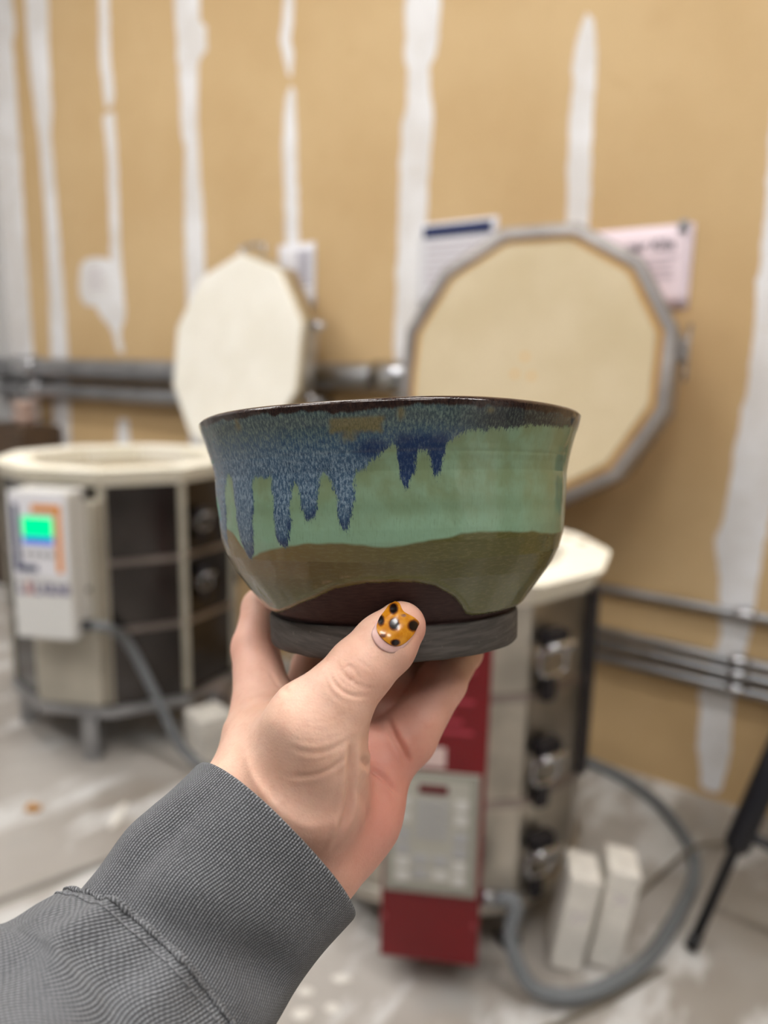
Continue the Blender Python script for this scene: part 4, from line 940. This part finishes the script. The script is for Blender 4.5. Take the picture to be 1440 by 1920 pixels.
def polish_mat():
    m = NT('tortoiseshell_polish', .2, spec=.45); s_ = m.attr('spot').outputs['Fac']; nz = m.noise(420, 3)
    c = m.mix(m.step(nz, .35, .7), (188, 118, 18), (206, 142, 40)); f = m.math('ADD', s_, m.math('MULTIPLY', m.math('SUBTRACT', m.noise(900, 3), .5), .35))
    c = m.mix(m.step(f, .12, .5), c, (110, 54, 12)); c = m.mix(m.step(f, .4, .75), c, (18, 8, 6)); m.base(c)
    m.b.inputs['Coat Weight'].default_value = .15; m.b.inputs['Coat Roughness'].default_value = .05; return m.m
V_, F_, uv = nail_patch(NAILP, (743, 1175), 14, 72, .04, .18)
nail = fast_mesh('thumbnail', HW(V_), F_, nail_mat(), person)
V_, F_, uv = nail_patch(POL, (745, 1171), 26, 96, .24, .36)
SPOTS = [(738, 1141, 8.5, 11, 1), (739, 1170, 10, 12, 1), (775, 1173, 11, 11, 1), (741, 1205, 9, 6.5, 1), (714, 1163, 7, 11, .9), (757, 1154, 6, 4, .5), (718, 1192, 8, 5, .55)]
spot = np.zeros(len(uv))
for x, y, a, b, s_ in SPOTS: spot = np.maximum(spot, s_ * np.exp(-(((uv[:, 0] - x) / a) ** 2 + ((uv[:, 1] - y) / b) ** 2) ** 1.4))
fast_mesh('nail_polish', HW(V_), F_, polish_mat(), nail, attrs={'spot': spot})
nail['label'] = 'amber thumbnail with dark brown spots'

# ---- sleeve and cuff meshes
# rolled edge and inner layer
e0 = VC[0]; cen = e0.mean(0); inn = []
for k, (sh, mv) in enumerate(((.995, -.7), (.97, -1.0), (.95, -.6), (.935, .6), (.925, 4), (.90, 9))): inn.append(cen + (e0 - cen) * sh + T_[0] * mv)
Vall = np.concatenate([np.array(inn[::-1]), VC]); Uall = np.concatenate([np.repeat(UC[:1], len(inn), 0), UC]); Wall = np.concatenate([np.array([np.full(300, -.3 * (k + 1)) for k in range(len(inn))][::-1]), WC])
slv = thing('x', (0, 0, 0), None, None); bpy.data.objects.remove(slv)
cuffq = grid_quads(len(Vall), 300)
def fold2(L, th):
    g = np.exp(-L / 16)
    return 1.5 + 3.2 * (1 - np.exp(-L / 7)) + 1.5 * g * np.sin(th * 9 + 1) + .8 * g * np.sin(th * 17 + 2) + 2.6 * np.sin(3 * th + .08 * L + .5) * (1 - g) + 1.6 * np.sin(5 * th - .12 * L) * (1 - g)
SLV = [(292, 1845, 192.5, 29.5, 27), (240, 1905, 187, 31, 28), (170, 1985, 180, 33.5, 29.5), (60, 2090, 170, 36, 31), (-90, 2250, 156, 40, 33)]
V2, U2, W2, T2, C2, L2 = sleeve_surface(SLV, 90, 300, fold2, 2, 5.0)
e0 = V2[0]; cen = e0.mean(0); pre = np.array([cen + (e0 - cen) * .93 + T2[0] * 1.5, cen + (e0 - cen) * .965 - T2[0] * .4])
V2a = np.concatenate([pre, V2]); U2a = np.concatenate([U2[:1], U2[:1], U2]); W2a = np.concatenate([W2[:1] - 1, W2[:1] - .5, W2])
sleeve = fast_mesh('jacket_sleeve', HW(V2a.reshape(-1, 3)), grid_quads(len(V2a), 300), M_TWILL, person, attrs={'ku': U2a, 'kv': W2a})
cuff = fast_mesh('cuff', HW(Vall.reshape(-1, 3)), cuffq, M_KNIT, sleeve, attrs={'ku': Uall, 'kv': Wall})
# seam: a ridge and a run of stitches around the sleeve
th = np.linspace(0, 2 * np.pi, 300, endpoint=False)
ridge = V2[3] + (V2[3] - C2[3]) / np.linalg.norm(V2[3] - C2[3], axis=1)[:, None] * .35
Vr, Fr = tube_data(ridge, .55 + .25 * vnoise1(np.arange(300) * .6, 5), 8, closed=True)
seam = fast_mesh('seam_ridge', HW(Vr), np.array(Fr), M_TWILL, sleeve, attrs={'ku': np.repeat(UC[0], 8), 'kv': np.tile(np.arange(8) * .4, 300)})
VS, FS = [], []
line = V2[9] + (V2[9] - C2[9]) / np.linalg.norm(V2[9] - C2[9], axis=1)[:, None] * .22
for k in range(0, 300, 3):
    a, b = line[k], line[(k + 2) % 300]; v, f = tube_data([a, a * .5 + b * .5 + (a - C2[9]) / np.linalg.norm(a - C2[9]) * .12, b], .24, 6); FS += [tuple(i + len(VS) for i in q) for q in f]; VS += v.tolist()
st_ = mesh('stitching', HW(np.array(VS)), FS, simple('grey_thread', (126, 128, 132), .8), sleeve); st_['kind'] = 'stuff'

# ------------------------------------------------------------------ turn the whole place so that its walls follow the axes
RZ = Matrix.Rotation(TH, 4, 'Z')
bpy.context.view_layer.update()
camo.matrix_world = RZ @ camo.matrix_world
for me in bpy.data.meshes: me.transform(RZ)
for o in bpy.data.objects:
    if o.parent is None and o is not camo: o.location = RZ @ o.location
